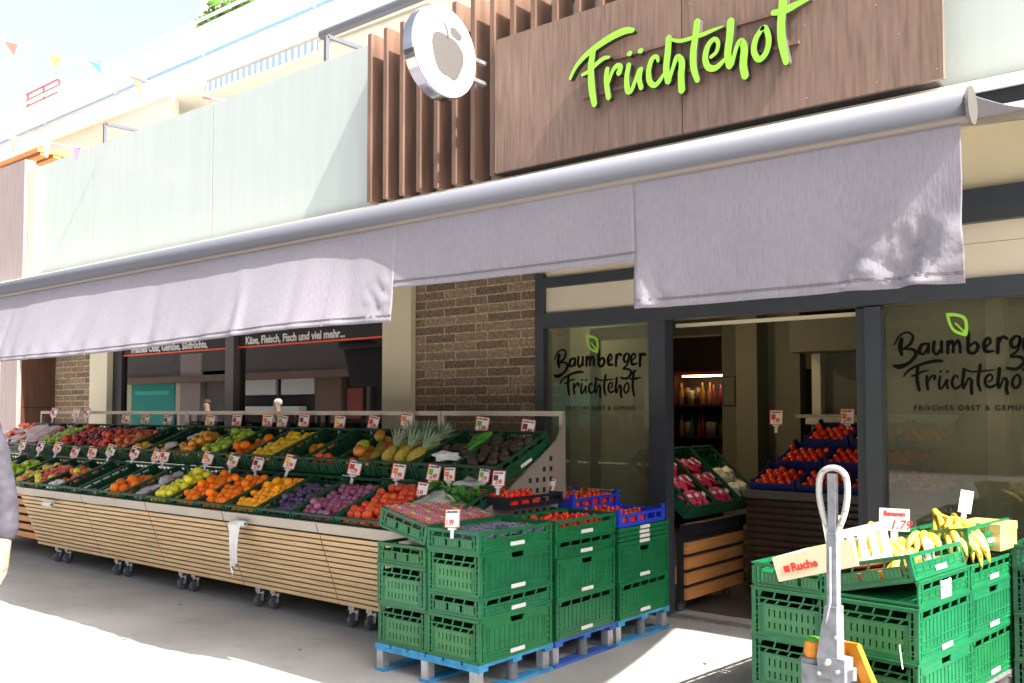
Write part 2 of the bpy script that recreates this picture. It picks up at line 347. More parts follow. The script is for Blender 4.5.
def brush(mb, stroke, to3, depth, off=0):
    """one brush stroke of (x, z, width) points in metres as a solid ribbon with round ends; to3(x, z, d) gives the place"""
    q = catmull([(a, b, c) for a, b, c in stroke], 7); L = []; Rr = []
    n = len(q)
    for i, p in enumerate(q):
        a = q[max(i - 1, 0)]; b = q[min(i + 1, n - 1)]; d = Vector((b.x - a.x, b.y - a.y))
        if d.length < 1e-9: d = Vector((1, 0))
        d.normalize(); nn = Vector((-d.y, d.x)); w = max(p.z, .0005) / 2
        L.append((p.x + nn.x * w, p.y + nn.y * w)); Rr.append((p.x - nn.x * w, p.y - nn.y * w))
    def cap(p, q0, w):
        d = Vector((p.x - q0.x, p.y - q0.y)); d = d.normalized() if d.length > 0 else Vector((1, 0)); a0 = math.atan2(d.y, d.x)
        return [(p.x + w * .8 * math.cos(a0 + t) , p.y + w * .8 * math.sin(a0 + t)) for t in [math.pi / 2 - math.pi * k / 6 for k in range(1, 6)]]
    outer = L + cap(q[-1], q[-2], q[-1].z / 2) + Rr[::-1] + cap(q[0], q[1], q[0].z / 2)
    m = len(outer); fr = [to3(a, b, off) for a, b in outer]; bk = [to3(a, b, off + depth) for a, b in outer]
    base = len(mb.v)
    fs = []
    c1 = 5
    for i in range(n - 1): fs.append((i, i + 1, n + c1 + (n - 2 - i), n + c1 + (n - 1 - i)))
    fs.append(tuple([n - 1] + list(range(n, n + c1)) + [n + c1]))
    fs.append(tuple([2 * n + c1 - 1] + list(range(2 * n + c1, 2 * n + 2 * c1)) + [0]))
    mb.mi = 0; mb.add(fr + bk, fs)
    mb.mi = 1
    bf = [tuple(m + i for i in reversed(f)) for f in fs] + [(i, (i + 1) % m, (i + 1) % m + m, i + m) for i in range(m)]
    for f in bf: mb.f.append([base + i for i in f]); mb.m.append(1); mb.sm.append(False)

def text_mesh(name, s, size, m, extrude=.001, align='LEFT', shear=0, space=1.0, bold=0):
    c = bpy.data.curves.new(name, 'FONT'); c.body = s; c.size = size; c.extrude = extrude; c.align_x = align; c.shear = shear; c.space_character = space; c.offset = bold; c.resolution_u = 3
    o = bpy.data.objects.new(name, c); COL.objects.link(o)
    bpy.context.view_layer.update()
    dg = bpy.context.evaluated_depsgraph_get(); me = bpy.data.meshes.new_from_object(o.evaluated_get(dg))
    bpy.data.objects.remove(o); bpy.data.curves.remove(c)
    me.materials.clear(); me.materials.append(m); me.name = name
    return me
FACE = Matrix.Rotation(math.pi / 2, 4, 'X')      # text in XY to a wall facing -y
# ================================================================== SETTING
g = B(-260, 260, -260, 260, -.3, 0).obj('ground', M['ground']); tag(g, 'grey asphalt pavement of the shopping street', 'ground', kind='structure')

FY = 6.0          # shop front plane
# ---------------- shop building
shop = thing('shop_building', 'ground floor shop front with brown brick, cream columns and dark glazed doors', 'building', (0, 0, 0))
def part(name, m, x0, x1, y0, y1, z0, z1, parent=None): return B(x0, x1, y0, y1, z0, z1).obj(name, m, parent or shop)
# walls above and below, brick piers, columns
part('brick_pier', M['brick'], -6.05, -4.64, FY, FY + .35, 0, 3.05)
part('brick_pier', M['brick'], -13.2, -12.08, FY + .004, FY + .35, 0, 3.05)
part('column', M['cream'], -6.43, -6.05, FY - .06, FY + .34, 0, 3.04)
part('column', M['cream'], -12.08, -11.62, FY - .06, FY + .34, 0, 3.04)
part('clad_pier', M['mauve'], -13.75, -13.212, 5.492, 5.55, 0, 3.04)
part('clad_pier', M['dbrown'], -13.75, -13.204, 5.55, 6.3, 0, 3.04)
part('panel_joint', M['black'], -13.203, -13.201, 5.56, FY, 1.54, 1.555)
part('upper_wall', M['cream'], -16, 6, FY + .02, FY + .3, 2.83, 3.36)
part('soffit', M['cream'], -16, 6, 5.60, FY + .02, 3.20, 3.30)
part('roof_slab', M['offwhite'], -16, 6, 5.725, 9.6, 3.30, 3.42)
part('cassette_shadow_gap', M['black'], -16, 6, 5.60, 5.71, 3.337, 3.354)
part('ledge', M['cream'], -16, 6, 5.55, 5.62, 3.16, 3.335)
# left shop windows
wl = thing('shop_window', 'wide dark shop window with red stripe between cream columns', 'window', (0, 0, 0))
def wpart(name, m, *a): return part(name, m, *a, parent=wl)
wpart('frame', M['dframe'], -11.62, -11.40, FY + .02, FY + .12, .3, 2.82)
wpart('frame', M['gframe'], -9.04, -8.88, FY - .02, FY + .12, .3, 2.82)
wpart('frame', M['dframe'], -11.40, -6.43, FY + .02, FY + .12, .10, .30)
wpart('pane', M['glassd'], -11.40, -9.04, FY + .06, FY + .068, .3, 2.82)
wpart('pane', M['glassd'], -8.88, -6.43, FY + .06, FY + .068, .3, 2.82)
wpart('head_panel', M['black'], -11.40, -9.04, FY + .045, FY + .058, 2.225, 2.82)
wpart('head_panel', M['black'], -8.88, -6.43, FY + .045, FY + .058, 2.225, 2.82)
wpart('stripe', M['redp'], -11.40, -9.04, FY + .040, FY + .0595, 2.200, 2.217)
wpart('stripe', M['redp'], -8.88, -6.43, FY + .040, FY + .0595, 2.200, 2.217)
M['stripe'] = mat('orange_red_stripe', (.85, .07, .01), .5)
for o in wl.children:
    if o.name.startswith('stripe'): o.data.materials[0] = M['stripe']
for s, x in (("Frisches Obst, Gemüse, Südfrüchte,", -11.2), ("Käse, Fleisch, Fisch und viel mehr...", -8.75)):
    me = text_mesh('lettering', s, .118, M['card'], .002, bold=.003)
    link(me, 'lettering', wl, Matrix.Translation((x, FY + .042, 2.236)) @ FACE)
# room behind the left window
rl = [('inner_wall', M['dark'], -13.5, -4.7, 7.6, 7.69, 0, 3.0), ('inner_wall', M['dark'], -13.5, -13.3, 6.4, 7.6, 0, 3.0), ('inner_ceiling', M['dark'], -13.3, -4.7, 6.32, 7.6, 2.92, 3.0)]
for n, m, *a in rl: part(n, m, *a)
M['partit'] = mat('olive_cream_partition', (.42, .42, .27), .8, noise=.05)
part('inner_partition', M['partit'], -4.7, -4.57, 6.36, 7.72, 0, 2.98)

# right part: door frames and glazing
fr = thing('shop_entrance', 'anthracite framed entrance glazing with open doorway and lettered glass', 'entrance', (0, 0, 0))
def fp(name, m, *a): return part(name, m, *a, parent=fr)
fp('post', M['frame'], -4.64, -4.555, FY - .03, FY + .09, 0, 2.62)
fp('post', M['frame'], -3.57, -3.43, FY - .03, FY + .09, 0, 2.17)
fp('post', M['frame'], -2.06, -1.99, FY + .03, FY + .12, 0, 2.16)
fp('post', M['frame'], -1.985, -1.885, FY - .03, FY + .09, 0, 2.16)
fp('header', M['frame'], -4.555, 4, FY - .035, FY + .09, 2.17, 2.29)
fp('top_rail', M['frame'], -4.555, -2.0, FY - .03, FY + .09, 2.50, 2.58)
fp('transom_panel', M['creamp'], -4.555, 4, FY + .01, FY + .05, 2.29, 2.50)
fp('transom_panel', M['creamp'], -2.0, 4, FY + .012, FY + .05, 2.503, 2.62)
fp('upper_band', M['frame'], -2.0, 4, FY - .05, FY + .09, 2.62, 2.82)
fp('transom_panel', M['creamp'], -4.64, -2.0, FY + .014, FY + .05, 2.582, 2.83)
fp('sill', M['frame'], -4.555, -3.57, FY - .03, FY + .09, 0, .12)
fp('sill', M['frame'], -1.885, 4, FY - .03, FY + .09, 0, .12)
gl1 = fp('glass_pane', M['glass'], -4.555, -3.57, FY + .03, FY + .038, .12, 2.17)
gl2 = fp('glass_pane', M['glass2'], -1.885, 4, FY + .03, FY + .038, .12, 2.17)
fp('inner_post', M['cream'], -1.30, -1.20, FY + .045, FY + .16, .12, 2.168)
fp('door_leaf_frame', M['frame'], -4.20, -4.12, FY + .12, FY + .16, .05, 2.16)
fp('door_leaf_frame', M['frame'], -3.62, -3.575, FY + .12, FY + .16, .05, 2.16)
fp('door_leaf_frame', M['frame'], -4.12, -3.62, FY + .12, FY + .16, 2.06, 2.16)
fp('door_leaf_frame', M['frame'], -1.88, -1.32, FY + .12, FY + .16, 2.07, 2.15)
fp('door_track', M['cream'], -3.43, -2.06, FY + .13, FY + .17, 2.125, 2.15)
fp('threshold', M['zinc'], -3.43, -1.99, FY - .02, FY + .10, 0, .012)
# shop interior
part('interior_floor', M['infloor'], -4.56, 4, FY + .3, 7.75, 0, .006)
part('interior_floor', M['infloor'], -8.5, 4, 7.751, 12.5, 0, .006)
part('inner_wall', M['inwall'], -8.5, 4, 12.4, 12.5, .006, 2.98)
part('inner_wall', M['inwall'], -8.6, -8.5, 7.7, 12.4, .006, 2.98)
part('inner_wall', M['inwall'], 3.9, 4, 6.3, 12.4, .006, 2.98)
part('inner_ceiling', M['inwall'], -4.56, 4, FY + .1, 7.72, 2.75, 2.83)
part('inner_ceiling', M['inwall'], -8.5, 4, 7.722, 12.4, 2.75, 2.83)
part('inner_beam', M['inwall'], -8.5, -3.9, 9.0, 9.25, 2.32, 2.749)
part('inner_pillar', M['inwall'], *sorted((on_y(736, 380, 8.2).x, on_y(757, 380, 8.2).x)), 8.2, 8.5, .006, 2.75)
part('inner_wall_face', M['inwall'], *sorted((on_y(757, 380, 8.45).x + .003, on_y(800, 380, 8.45).x)), 8.45, 8.6, .006, 2.75)
M['olive_pane'] = mat('olive_back_pane', (.10, .095, .055), .5)
xa, xb = on_y(790, 380, 7.9).x, 3.8
part('wall_cabinet', M['inwall'], xa, xb, 7.9, 8.3, 2.02, 2.30)
part('inner_window_frame', M['cream'], xa + .06, xa + .14, 8.25, 8.35, 1.45, 2.02)
part('inner_window_frame', M['cream'], xa + .48, xa + .56, 8.25, 8.35, 1.45, 2.02)
part('inner_window_frame', M['cream'], xa, xb, 8.24, 8.36, 1.38, 1.45)
part('inner_window_pane', M['olive_pane'], xa + .14, xb, 8.36, 8.40, 1.45, 2.02)
part('inner_low_wall', M['olive_pane'], xa, xb, 8.38, 8.42, .006, 1.38)
rg = 0
for x, y in ((-5.6, 9.9), (-4.6, 11.6), (-4.15, 6.80)):
    lm = thing('unseen_lamp', ['warm ceiling lamp over the shelves near the counter', 'warm ceiling lamp deep inside the shop', 'unseen lamp added to brighten the partition behind the narrow lettered glass'][rg], 'lamp', (x, y, 2.66)); rg += 1
    MB().lathe([(.05, .09), (.05, .03), (.14, .0), (.15, -.03), (.14, -.03)], 14).obj('shade', M['black'], lm)
    MB().lathe([(.10, -.034), (.10, -.05), (.02, -.055)], 14).obj('bulb', M['warm2'] if rg == 3 else M['warm'], lm)  # last lamp is unseen, added to brighten the partition behind the glass
# product shelves
prodc = [mat('product_' + n, c, .4) for n, c in dict(red=(.18, .02, .03), pink=(.22, .03, .08), amber=(.30, .15, .03), brown=(.10, .05, .03), white=(.25, .23, .18), green=(.04, .10, .03)).items()]
def bottle_me(m, h):
    b = MB(); b.smooth = True; (b.lathe([(.028, 0), (.032, .01), (.032, h * .55), (.013, h * .75), (.013, h), (.001, h)], 10) if h > .245 else b.box(-.034, .034, -.05, .05, 0, h * .9)); return b.mesh('bottle', m)
bmesh_l = [bottle_me(m, h) for m, h in zip(prodc, (.3, .25, .28, .24, .2, .26))]
for si, (sx, sy, w) in enumerate(((-5.9, 10.5, 1.7), (-7.0, 11.7, 2.2))):
    sh = thing('product_shelf', ['dark product shelf by the left inner wall', 'dark product shelf at the back of the shop'][si], 'shelf', (sx, sy, .006))
    for z in (.35, .75, 1.15, 1.55): B(0, w, 0, .35, z, z + .025).obj('shelf_board', M['dbrown'], sh)
    B(-.03, 0, 0, .35, 0, 1.95).obj('upright', M['dbrown'], sh); B(w, w + .03, 0, .35, 0, 1.95).obj('upright', M['dbrown'], sh); B(0, w, .35, .37, 0, 1.95).obj('back_board', M['dark'], sh)
    B(0, w, .02, .30, 1.97 - .02, 1.99).obj('top_board', prodc[1], sh); B(.1, w - .1, .03, .05, 1.925, 1.945).obj('shelf_light', M['warm'], sh)
    for zi, z in enumerate((.35, .75, 1.15, 1.55)):
        for k in range(int(w / .075)):
            o = link(random.choice(bmesh_l), 'bottle', None, Matrix.Translation((sx + .05 + k * .075, sy + .10 + .05 * (k % 2), .006 + z + .026)))
            tag(o, ['bottle or jar on the dark shelf by the left inner wall', 'bottle or jar on the dark shelf at the back of the shop'][si], 'bottle', ['bottles on the left inner shelf', 'bottles on the back shelf'][si])
mp = thing('wall_notice', 'small framed notice on the cream wall inside the shop', 'notice', (on_y(729, 391, 8.195).x, 8.19, 1.52))
ppil = on_y(729, 391, 8.6)
mp.location = (ppil.x, 8.6, 1.55)
B(-.07, .07, 0, .01, 0, .30).obj('frame', M['dbrown'], mp); B(-.06, .06, -.004, .001, .01, .29).obj('paper', M['inwall'], mp)
part('inner_return_wall', M['inwall'], *sorted((on_y(722, 380, 8.61).x, on_y(737, 380, 8.61).x)), 8.612, 8.8, .006, 2.75)

# ---------------- upper terrace front: panels, fins, sign
pnl_x = [(-13.03, -11.49), (-11.475, -8.83), (-8.815, -6.17), (-6.155, -3.5), (-3.485, -.84), (-.825, 1.8), (1.815, 4.5)]
bal = thing('terrace_parapet', 'pale green glass parapet panels above the awning', 'parapet', (0, 0, 0))
for a, b in pnl_x: B(a, b, 5.65, 5.68, 3.357, 4.86).obj('glass_panel', M['teal_panel'], bal)
B(-13.03, 4.5, 5.684, 5.718, 3.43, 4.84).obj('backing', M['offwhite'], bal)
for x in (-11.48, -8.82, -6.16): B(x - .006, x + .006, 5.682, 5.70, 3.40, 4.86).obj('joint', M['gframe'], bal)
B(-13.22, -13.04, 5.60, 5.72, 3.30, 4.87).obj('cream_end_post', M['cream'], bal)
B(-16, -13.24, 5.55, 5.70, 3.34, 4.98).obj('timber_panel', M['mauve'], bal)
fins = thing('timber_fin_screen', 'row of upright brown timber fins behind the apple sign', 'fin screen', (0, 0, 0))
for i in range(22):
    x = -6.075 + .2035 * i
    b = B(x - .022, x + .022, 5.44, 5.64, 3.335 if x < -4.6 else 4.15, 4.83); b.obj('fin', M['fin'], fins)
for z in (3.55, 4.6): B(-6.1, -1.7, 5.641, 5.649, z, z + .05).obj('rail', M['gframe'], fins)
sign = thing('shop_sign', 'brown timber sign board with lime green brush lettering Früchtehof', 'sign', (0, 0, 0))
B(-4.59, -2.965, 5.40, 5.435, 3.335, 4.375).obj('board', M['hpl'], sign)
B(-2.957, -1.345, 5.40, 5.435, 3.335, 4.375).obj('board', M['hpl'], sign)
B(-4.55, -1.40, 5.436, 5.64, 3.34, 3.36).obj('gap_shade_strip', M['black'], sign)  # black strip painted in as the shaded gap under the sign
B(-3.0, -2.9, 5.4355, 5.4385, 3.34, 4.37).obj('joint_backing', M['black'], sign)
LY = 5.33
def z1(x, y, w): p = on_y(560 + x / 6.208, y / 6.208, LY); return (p.x, p.z, w)
def z2(x, y, w): p = on_y(680 + x / 6.208, y / 6.208, LY); return (p.x, p.z, w)
WS = .00083 * 1.22
def sc1(l): 
    return [z1(x, y, w * WS) for x, y, w in l]
def sc2(l): return [z2(x, y, w * WS) for x, y, w in l]
LET = [
 ('F', [sc1([(62, 488, 24), (95, 420, 30), (150, 352, 38), (230, 287, 46), (320, 228, 50), (400, 192, 48), (452, 187, 34)]),
        sc1([(205, 310, 46), (192, 400, 50), (192, 480, 52), (198, 560, 54), (213, 650, 42)]),
        sc1([(135, 465, 22), (180, 440, 28), (230, 392, 32), (270, 362, 30), (305, 354, 20)])]),
 ('r', [sc1([(292, 425, 34), (286, 500, 40), (300, 608, 38)]), sc1([(296, 520, 22), (325, 440, 28), (352, 408, 36), (374, 415, 36), (362, 455, 42)])]),
 ('u', [sc1([(425, 400, 36), (412, 480, 38), (418, 560, 42), (440, 560, 32), (465, 500, 28), (490, 430, 28)]), sc1([(500, 425, 34), (490, 490, 36), (502, 545, 36)])]),
 ('dot', [sc1([(424, 334, 34), (436, 328, 34)])]), ('dot', [sc1([(490, 316, 34), (504, 312, 34)])]),
 ('c', [sc1([(606, 378, 22), (598, 352, 28), (570, 362, 34), (548, 430, 38), (552, 500, 40), (582, 528, 36), (615, 500, 30), (642, 455, 20)])]),
 ('h', [sc1([(672, 230, 44), (666, 320, 46), (656, 420, 46), (668, 505, 46)]), sc1([(676, 490, 24), (702, 405, 28), (724, 352, 36), (752, 380, 44), (748, 470, 46), (752, 562, 48)])]),
 ('t', [sc1([(690, 243, 20), (740, 252, 24), (807, 235, 26), (880, 212, 28), (945, 185, 22), (1010, 160, 8)]), sc2([(102, 128, 44), (92, 220, 46), (78, 320, 46), (80, 420, 44), (104, 498, 34)])]),
 ('e', [sc2([(186, 352, 24), (222, 318, 26), (232, 262, 28), (206, 240, 30), (168, 285, 38), (152, 360, 40), (172, 415, 42), (218, 418, 38), (272, 368, 26)])]),
 ('h', [sc2([(310, 125, 50), (305, 220, 50), (292, 330, 48), (304, 408, 48)]), sc2([(318, 400, 24), (345, 292, 28), (374, 250, 36), (394, 300, 48), (388, 400, 50), (400, 472, 48)])]),
 ('o', [sc2([(508, 168, 30), (465, 240, 36), (454, 315, 38), (486, 366, 38), (530, 322, 36), (546, 240, 36), (524, 168, 32), (498, 180, 20)])]),
 ('f', [sc2([(690, -112, 30), (655, -95, 40), (638, -40, 50), (630, 60, 52), (622, 160, 50), (628, 260, 50), (655, 385, 38)]), sc2([(570, 75, 34), (640, 62, 44), (720, 22, 38), (800, -12, 14)])]),
]
M['cyan'] = M['lime']
k = 0
for nm, strokes in LET:
    b = MB()
    for s in strokes:
        k += 1; brush(b, s, lambda x, z, d: (x, LY + d, z), .045, off=k * .0006)
    b.obj('letter', [M['lime'], M['signgrey'] if nm in ('t', 'f') else M['lside']], sign)
for (ua, va, ub, vb) in ((604, 62, 800, 7), (583, 98, 799, 42)):
    p = on_y(ua, va, 5.39); q = on_y(ub, vb, 5.39)
    MB().bar((p.x, 5.388, p.z), (q.x, 5.388, q.z), .022, .022).obj('mounting_rail', M['fin'], sign)
for (u, v) in ((690, 4), (876, 5), (899, 34), (877, 82), (937, 69), (805, 25), (807, 98)):
    p = on_y(u, v, 5.4); MB().lathe([(.0035, 0), (.0035, .002)], 8, Matrix.Translation((p.x, 5.397, p.z)) @ Matrix.Rotation(math.pi / 2, 4, 'X')).obj('screw_head', M['zinc'], sign)

# apple disc sign
ap = thing('apple_sign', 'round white double sided blade sign with a grey apple emblem', 'sign', (-4.72, 4.93, 4.165))
RX = Matrix.Rotation(math.pi / 2, 4, 'Y')
b = MB(); b.smooth = False
b.lathe([(.34, -.05), (.345, -.045), (.345, .045), (.34, .05)], 64, RX); b.obj('rim', M['chrome'], ap)
MB().lathe([(.333, .0505), (.333, .054)], 64, RX).obj('disc_face', M['signwhite'], ap)
MB().lathe([(.333, -.054), (.333, -.0505)], 64, RX).obj('disc_face', M['signwhite'], ap)
def apple_pt(x, y):    # zoom px of the emblem (centre 748,215 ; 4 px = 1 px)
    return ((x - 748) / 255 * .667, -(y - 215) / 370 * .667)
ao = [(690, 200), (695, 165), (715, 145), (745, 145), (757, 153), (775, 148), (800, 165), (820, 195), (822, 235), (808, 280), (795, 310), (778, 324), (760, 315), (735, 312), (715, 295), (700, 255)]
ao = [(p.x, p.y) for p in catmull([(*apple_pt(*q), 0) for q in ao + [ao[0]]], 4)][:-1]
MB().prism(ao, lambda p: (.0545, p[0], p[1]), lambda p: (.058, p[0], p[1])).obj('apple_emblem', M['signgrey'], ap)
lf = [(765, 105), (785, 100), (810, 118), (812, 138), (795, 145), (770, 132)]
lf = [(p.x, p.y) for p in catmull([(*apple_pt(*q), 0) for q in lf + [lf[0]]], 4)][:-1]
MB().prism(lf, lambda p: (.0545, p[0], p[1]), lambda p: (.058, p[0], p[1])).obj('leaf_emblem', M['signgrey'], ap)
st = [apple_pt(*q) for q in ((752, 156), (762, 156), (757, 120), (742, 95), (736, 97), (748, 122))]
MB().prism(st, lambda p: (.0545, p[0], p[1]), lambda p: (.058, p[0], p[1])).obj('stem_emblem', M['signgrey'], ap)
for z in (-.10, .06): MB().bar((0, .335, z), (0, .50, z), .05, .028).obj('bracket', M['zinc'], ap)

# ---------------- awning
aw = thing('awning', 'long grey awning with silver front bar and hanging notched valance', 'awning', (0, 0, 0))
AY, AZ, AX1, AX0 = 3.15, 2.475, -.69, -10.6
b = MB(); b.smooth = True; b.tube([(AX0, AY, AZ), (AX1 - .02, AY, AZ)], .056, 28); b.obj('front_bar', M['silver'], aw)
b = MB(); b.tube([(AX0, AY - .006, AZ - .046), (AX1 - .02, AY - .006, AZ - .046)], .022, 16); b.obj('lower_channel', M['channel'], aw)
b = MB(); b.tube([(AX1 - .02, AY, AZ - .012), (AX1 - .010, AY, AZ - .012)], [.0605, .0605], 28); b.obj('end_cap', M['signgrey'], aw)
def smooth(a, b, t): t = max(0, min(1, (t - a) / (b - a))); return t * t * (3 - 2 * t)
def bottom_z(x):
    if x < -3.30: return 1.922 - .055 * min(1, (-3.3 - x) / 4.5) + .012 * math.sin(x * 1.3)
    if x < -1.945: return 2.10
    return 1.905
rnd = random.Random(3)
folds = [(rnd.uniform(-10.5, -.8), rnd.uniform(.04, .12), rnd.uniform(-.012, .012), rnd.uniform(-.6, .6)) for _ in range(60)]
def val_y(x, z):
    s = (AZ - .06 - z) / .5
    out = -.155 * smooth(-2.75, -4.2, x) * (s ** 1.15) + .03 * s * smooth(-4.2, -2.4, x)
    out += .012 * s * math.sin(x * 2.3 + 1) 
    for fx, fw, fa, sl_ in folds:
        d = (x - fx - sl_ * (s - 1) * .3) / fw
        if abs(d) < 3: out += fa * s * math.exp(-d * d)
    # creases near the right end and near the notch corner
    for (cx, cw, ca) in ((-1.08, .05, -.035), (-.96, .03, .02), (-.86, .045, -.05)):
        d = (x - cx - .30 * (1 - s)) / cw; out += ca * s * s * math.exp(-d * d)
    d = (x + 1.90 + .1 * (1 - s)) / .05; out += -.03 * smooth(.55, 1.0, s) * math.exp(-d * d)
    kk = max(0, 1 - (math.hypot((x + .92) / .30, (s - .93) / .5))); kk += .8 * max(0, 1 - math.hypot((x + 1.86) / .10, (s - .93) / .22)); kk += .5 * max(0, 1 - math.hypot((x + 3.38) / .12, (s - .8) / .4))
    if kk > 0: out += (.034 * (.35 - abs(noise.noise((x * 9 + z * 5, z * 7, 2.0)))) + .022 * (.3 - abs(noise.noise((x * 24, z * 22 - x * 8, 5.0)))) - .01) * min(1, kk * 1.8)
    return AY - .012 + out + .004 * smooth(.85, 1, s) * math.sin(x * 23)
b = MB(); b.smooth = True
ROW = 30
cols = []
x = AX0 + .05
xs = []
while x < -.735: xs.append(x); x += .018
brk = [(-3.301, -3.299), (-1.946, -1.944)]
xs += [q for p in brk for q in p]; xs.append(-.735); xs = sorted(xs)
vs = []; fs = []
for x in xs:
    bz = bottom_z(x)
    for j in range(ROW + 1):
        z = (AZ - .06) + (bz - (AZ - .06)) * j / ROW; vs.append((x, val_y(x, z), z))
for i in range(len(xs) - 1):
    if any(abs(xs[i] - p[0]) < 1e-6 for p in brk): continue
    for j in range(ROW): a = i * (ROW + 1) + j; fs.append((a, a + 1, a + ROW + 2, a + ROW + 1))
# fill the cut edges of the notch
def strip(xl, xr):
    for k_ in range(1): pass
b.add(vs, fs)
va = b.obj('valance', M['fabric'], aw)
# bridging strips where the valance changes depth: keep the fabric continuous above the notch
b2 = MB()
for (xa_, xb_) in brk:
    zt = AZ - .06
    P = []
    for j in range(41):
        z = zt + (2.10 - zt) * j / 40; P += [(xa_ - .0005, val_y(xa_, z), z), (xb_ + .0005, val_y(xb_, z), z)]
    b.add(P, [(2 * j, 2 * j + 1, 2 * j + 3, 2 * j + 2) for j in range(40)])
va.data = b.mesh('valance', M['fabric'])
md = va.modifiers.new('th', 'SOLIDIFY'); md.thickness = .0016; md.offset = 0
M['seam'] = mat('awning_seam_thread', (.36, .34, .375), .8)
hem = MB()
for i in range(len(xs) - 1):
    if any(abs(xs[i] - p[0]) < 1e-6 for p in brk):
        hem.obj('hem', M['gframe'], aw); hem = MB(); continue
    if i % 2: continue
    x0_, x1_ = xs[i], xs[min(i + 2, len(xs) - 1)]
    if any(x0_ <= p[0] < x1_ for p in brk): x1_ = xs[i + 1]
    for dz in (.03, .036):
        za = bottom_z(x0_) + dz; zb = bottom_z(x1_) + dz
        hem.bar((x0_, val_y(x0_, za) - .002, za), (x1_, val_y(x1_, zb) - .002, zb), .0015)
hem.obj('hem', M['gframe'], aw)
for xsn in (-9.15, -8.0, -6.95, -6.1, -5.05, -3.72, -2.65, -1.5):
    sm_ = MB(); n_ = 14; zt = AZ - .06; zb = bottom_z(xsn)
    pts = [(xsn + .01 * math.sin(j), 0, zt + (zb - zt) * j / n_) for j in range(n_ + 1)]
    for p, q in zip(pts, pts[1:]):
        sm_.bar((xsn, val_y(xsn, p[2]) - .0014, p[2]), (xsn, val_y(xsn, q[2]) - .0014, q[2]), .009, .0007, up=(0, 1, 0))
    sm_.obj('seam', M['fabric'], aw)
# sloping canopy up to the wall, folding arms, wall cassette
b = MB(); b.smooth = True; vs = []; fs = []
for i in range(41):
    x = AX0 + .05 + (AX1 - .03 - AX0 - .05) * i / 40
    for j in range(13):
        t_ = j / 12; vs.append((x, AY + .02 + (5.50 - AY) * t_, AZ + .035 + (3.17 - AZ - .035) * t_ - .07 * math.sin(math.pi * t_)))
for i in range(40):
    for j in range(12): a = i * 13 + j; fs.append((a, a + 1, a + 14, a + 13))
b.add(vs, fs); cn = b.obj('canopy', M['fabric'], aw); md = cn.modifiers.new('th', 'SOLIDIFY'); md.thickness = .002
B(-16, 3.0, 5.44, 5.549, 3.10, 3.222).obj('wall_cassette', M['black'], aw); B(-16, 3.0, 5.42, 5.549, 3.224, 3.25).obj('cassette_cover', M['white'], aw)
for x in (-.80, -3.6, -6.4, -9.6):
    e = (x - .55, 4.35, 2.80)
    MB().bar((x, AY + .05, AZ - .005), e, .05, .06).obj('folding_arm', M['steel'], aw)
    MB().bar(e, (x, 5.45, 3.06), .05, .06).obj('folding_arm', M['steel'], aw)
    B(x - .06, x + .06, 5.43, 5.548, 3.00, 3.098).obj('arm_bracket', M['black'], aw)
bl = MB(); bl.tube([(-.755, AY - .0, AZ - .06), (-.752, AY, AZ - .09), (-.745, AY, AZ - .10)], .004, 6); bl.obj('end_hook', M['black'], aw)

# ---------------- apartment building set back above the terrace
apt = thing('apartment_building', 'white apartment block with long balconies set back above the shops', 'building', (0, 0, 0))
BY = 7.65
def apart(name, m, *a): return part(name, m, *a, parent=apt)
apart('balcony_front', M['white'], -34, 2, BY, BY + .15, 6.45, 7.29)
apart('soffit', M['offwhite'], -34, 2, BY + .15, 10.4, 6.45, 6.62)
apart('rear_wall', M['offwhite'], -34, 2, 10.4, 10.6, 3.42, 7.2)
B(-34, 2, BY - .035, BY - .001, 6.805, 6.828).obj('blue_trim', M['bluepaint'], apt)
for i in range(13):
    x = -33 + i * 2.6; B(x, x + .05, BY - .0355, BY - .034, 6.79, 6.845).obj('trim_clip', M['white'], apt)
B(-34, 2, BY + .02, BY + .06, 7.40, 7.43).obj('top_rail', M['white'], apt)
for i in range(18):
    x = -33 + i * 2.0; B(x, x + .03, BY + .025, BY + .055, 7.29, 7.40).obj('rail_post', M['white'], apt)
apart('upper_wall', M['white'], on_y(200, 10, 9.2).x, 2, 9.2, 9.4, 7.29, 12)
for x in (-11.9, -7.35):
    pf = MB(); pf.bar((x, 6.0, 4.8), (x, 6.0, 5.32), .04); pf.bar((x, 6.0, 5.32), (x, 7.3, 5.36), .04); pf.obj('terrace_screen_frame', M['silver'], apt)
M['stripe_aw'] = None
def stripe_mat():
    m = bpy.data.materials.new('blue_white_striped_cloth'); m.use_nodes = True; t = m.node_tree; b = t.nodes['Principled BSDF']
    tc = t.nodes.new('ShaderNodeTexCoord'); w = t.nodes.new('ShaderNodeTexWave'); w.wave_type = 'BANDS'; w.bands_direction = 'X'; w.inputs['Scale'].default_value = 2.4
    rp = t.nodes.new('ShaderNodeValToRGB'); rp.color_ramp.interpolation = 'CONSTANT'; rp.color_ramp.elements[1].position = .5
    rp.color_ramp.elements[0].color = (.62, .66, .72, 1); rp.color_ramp.elements[1].color = (.25, .36, .52, 1)
    t.links.new(tc.outputs['Object'], w.inputs[0]); t.links.new(w.outputs['Color'], rp.inputs[0]); t.links.new(rp.outputs[0], b.inputs['Base Color']); return m
M['stripe_aw'] = stripe_mat()
sa = thing('striped_awning', 'rolled up blue and white striped awning under the balcony soffit', 'awning', (0, 0, 0))
p = on_y(205, 86, 7.2); q = on_y(318, 44, 7.2)
b = MB(); n_ = 40
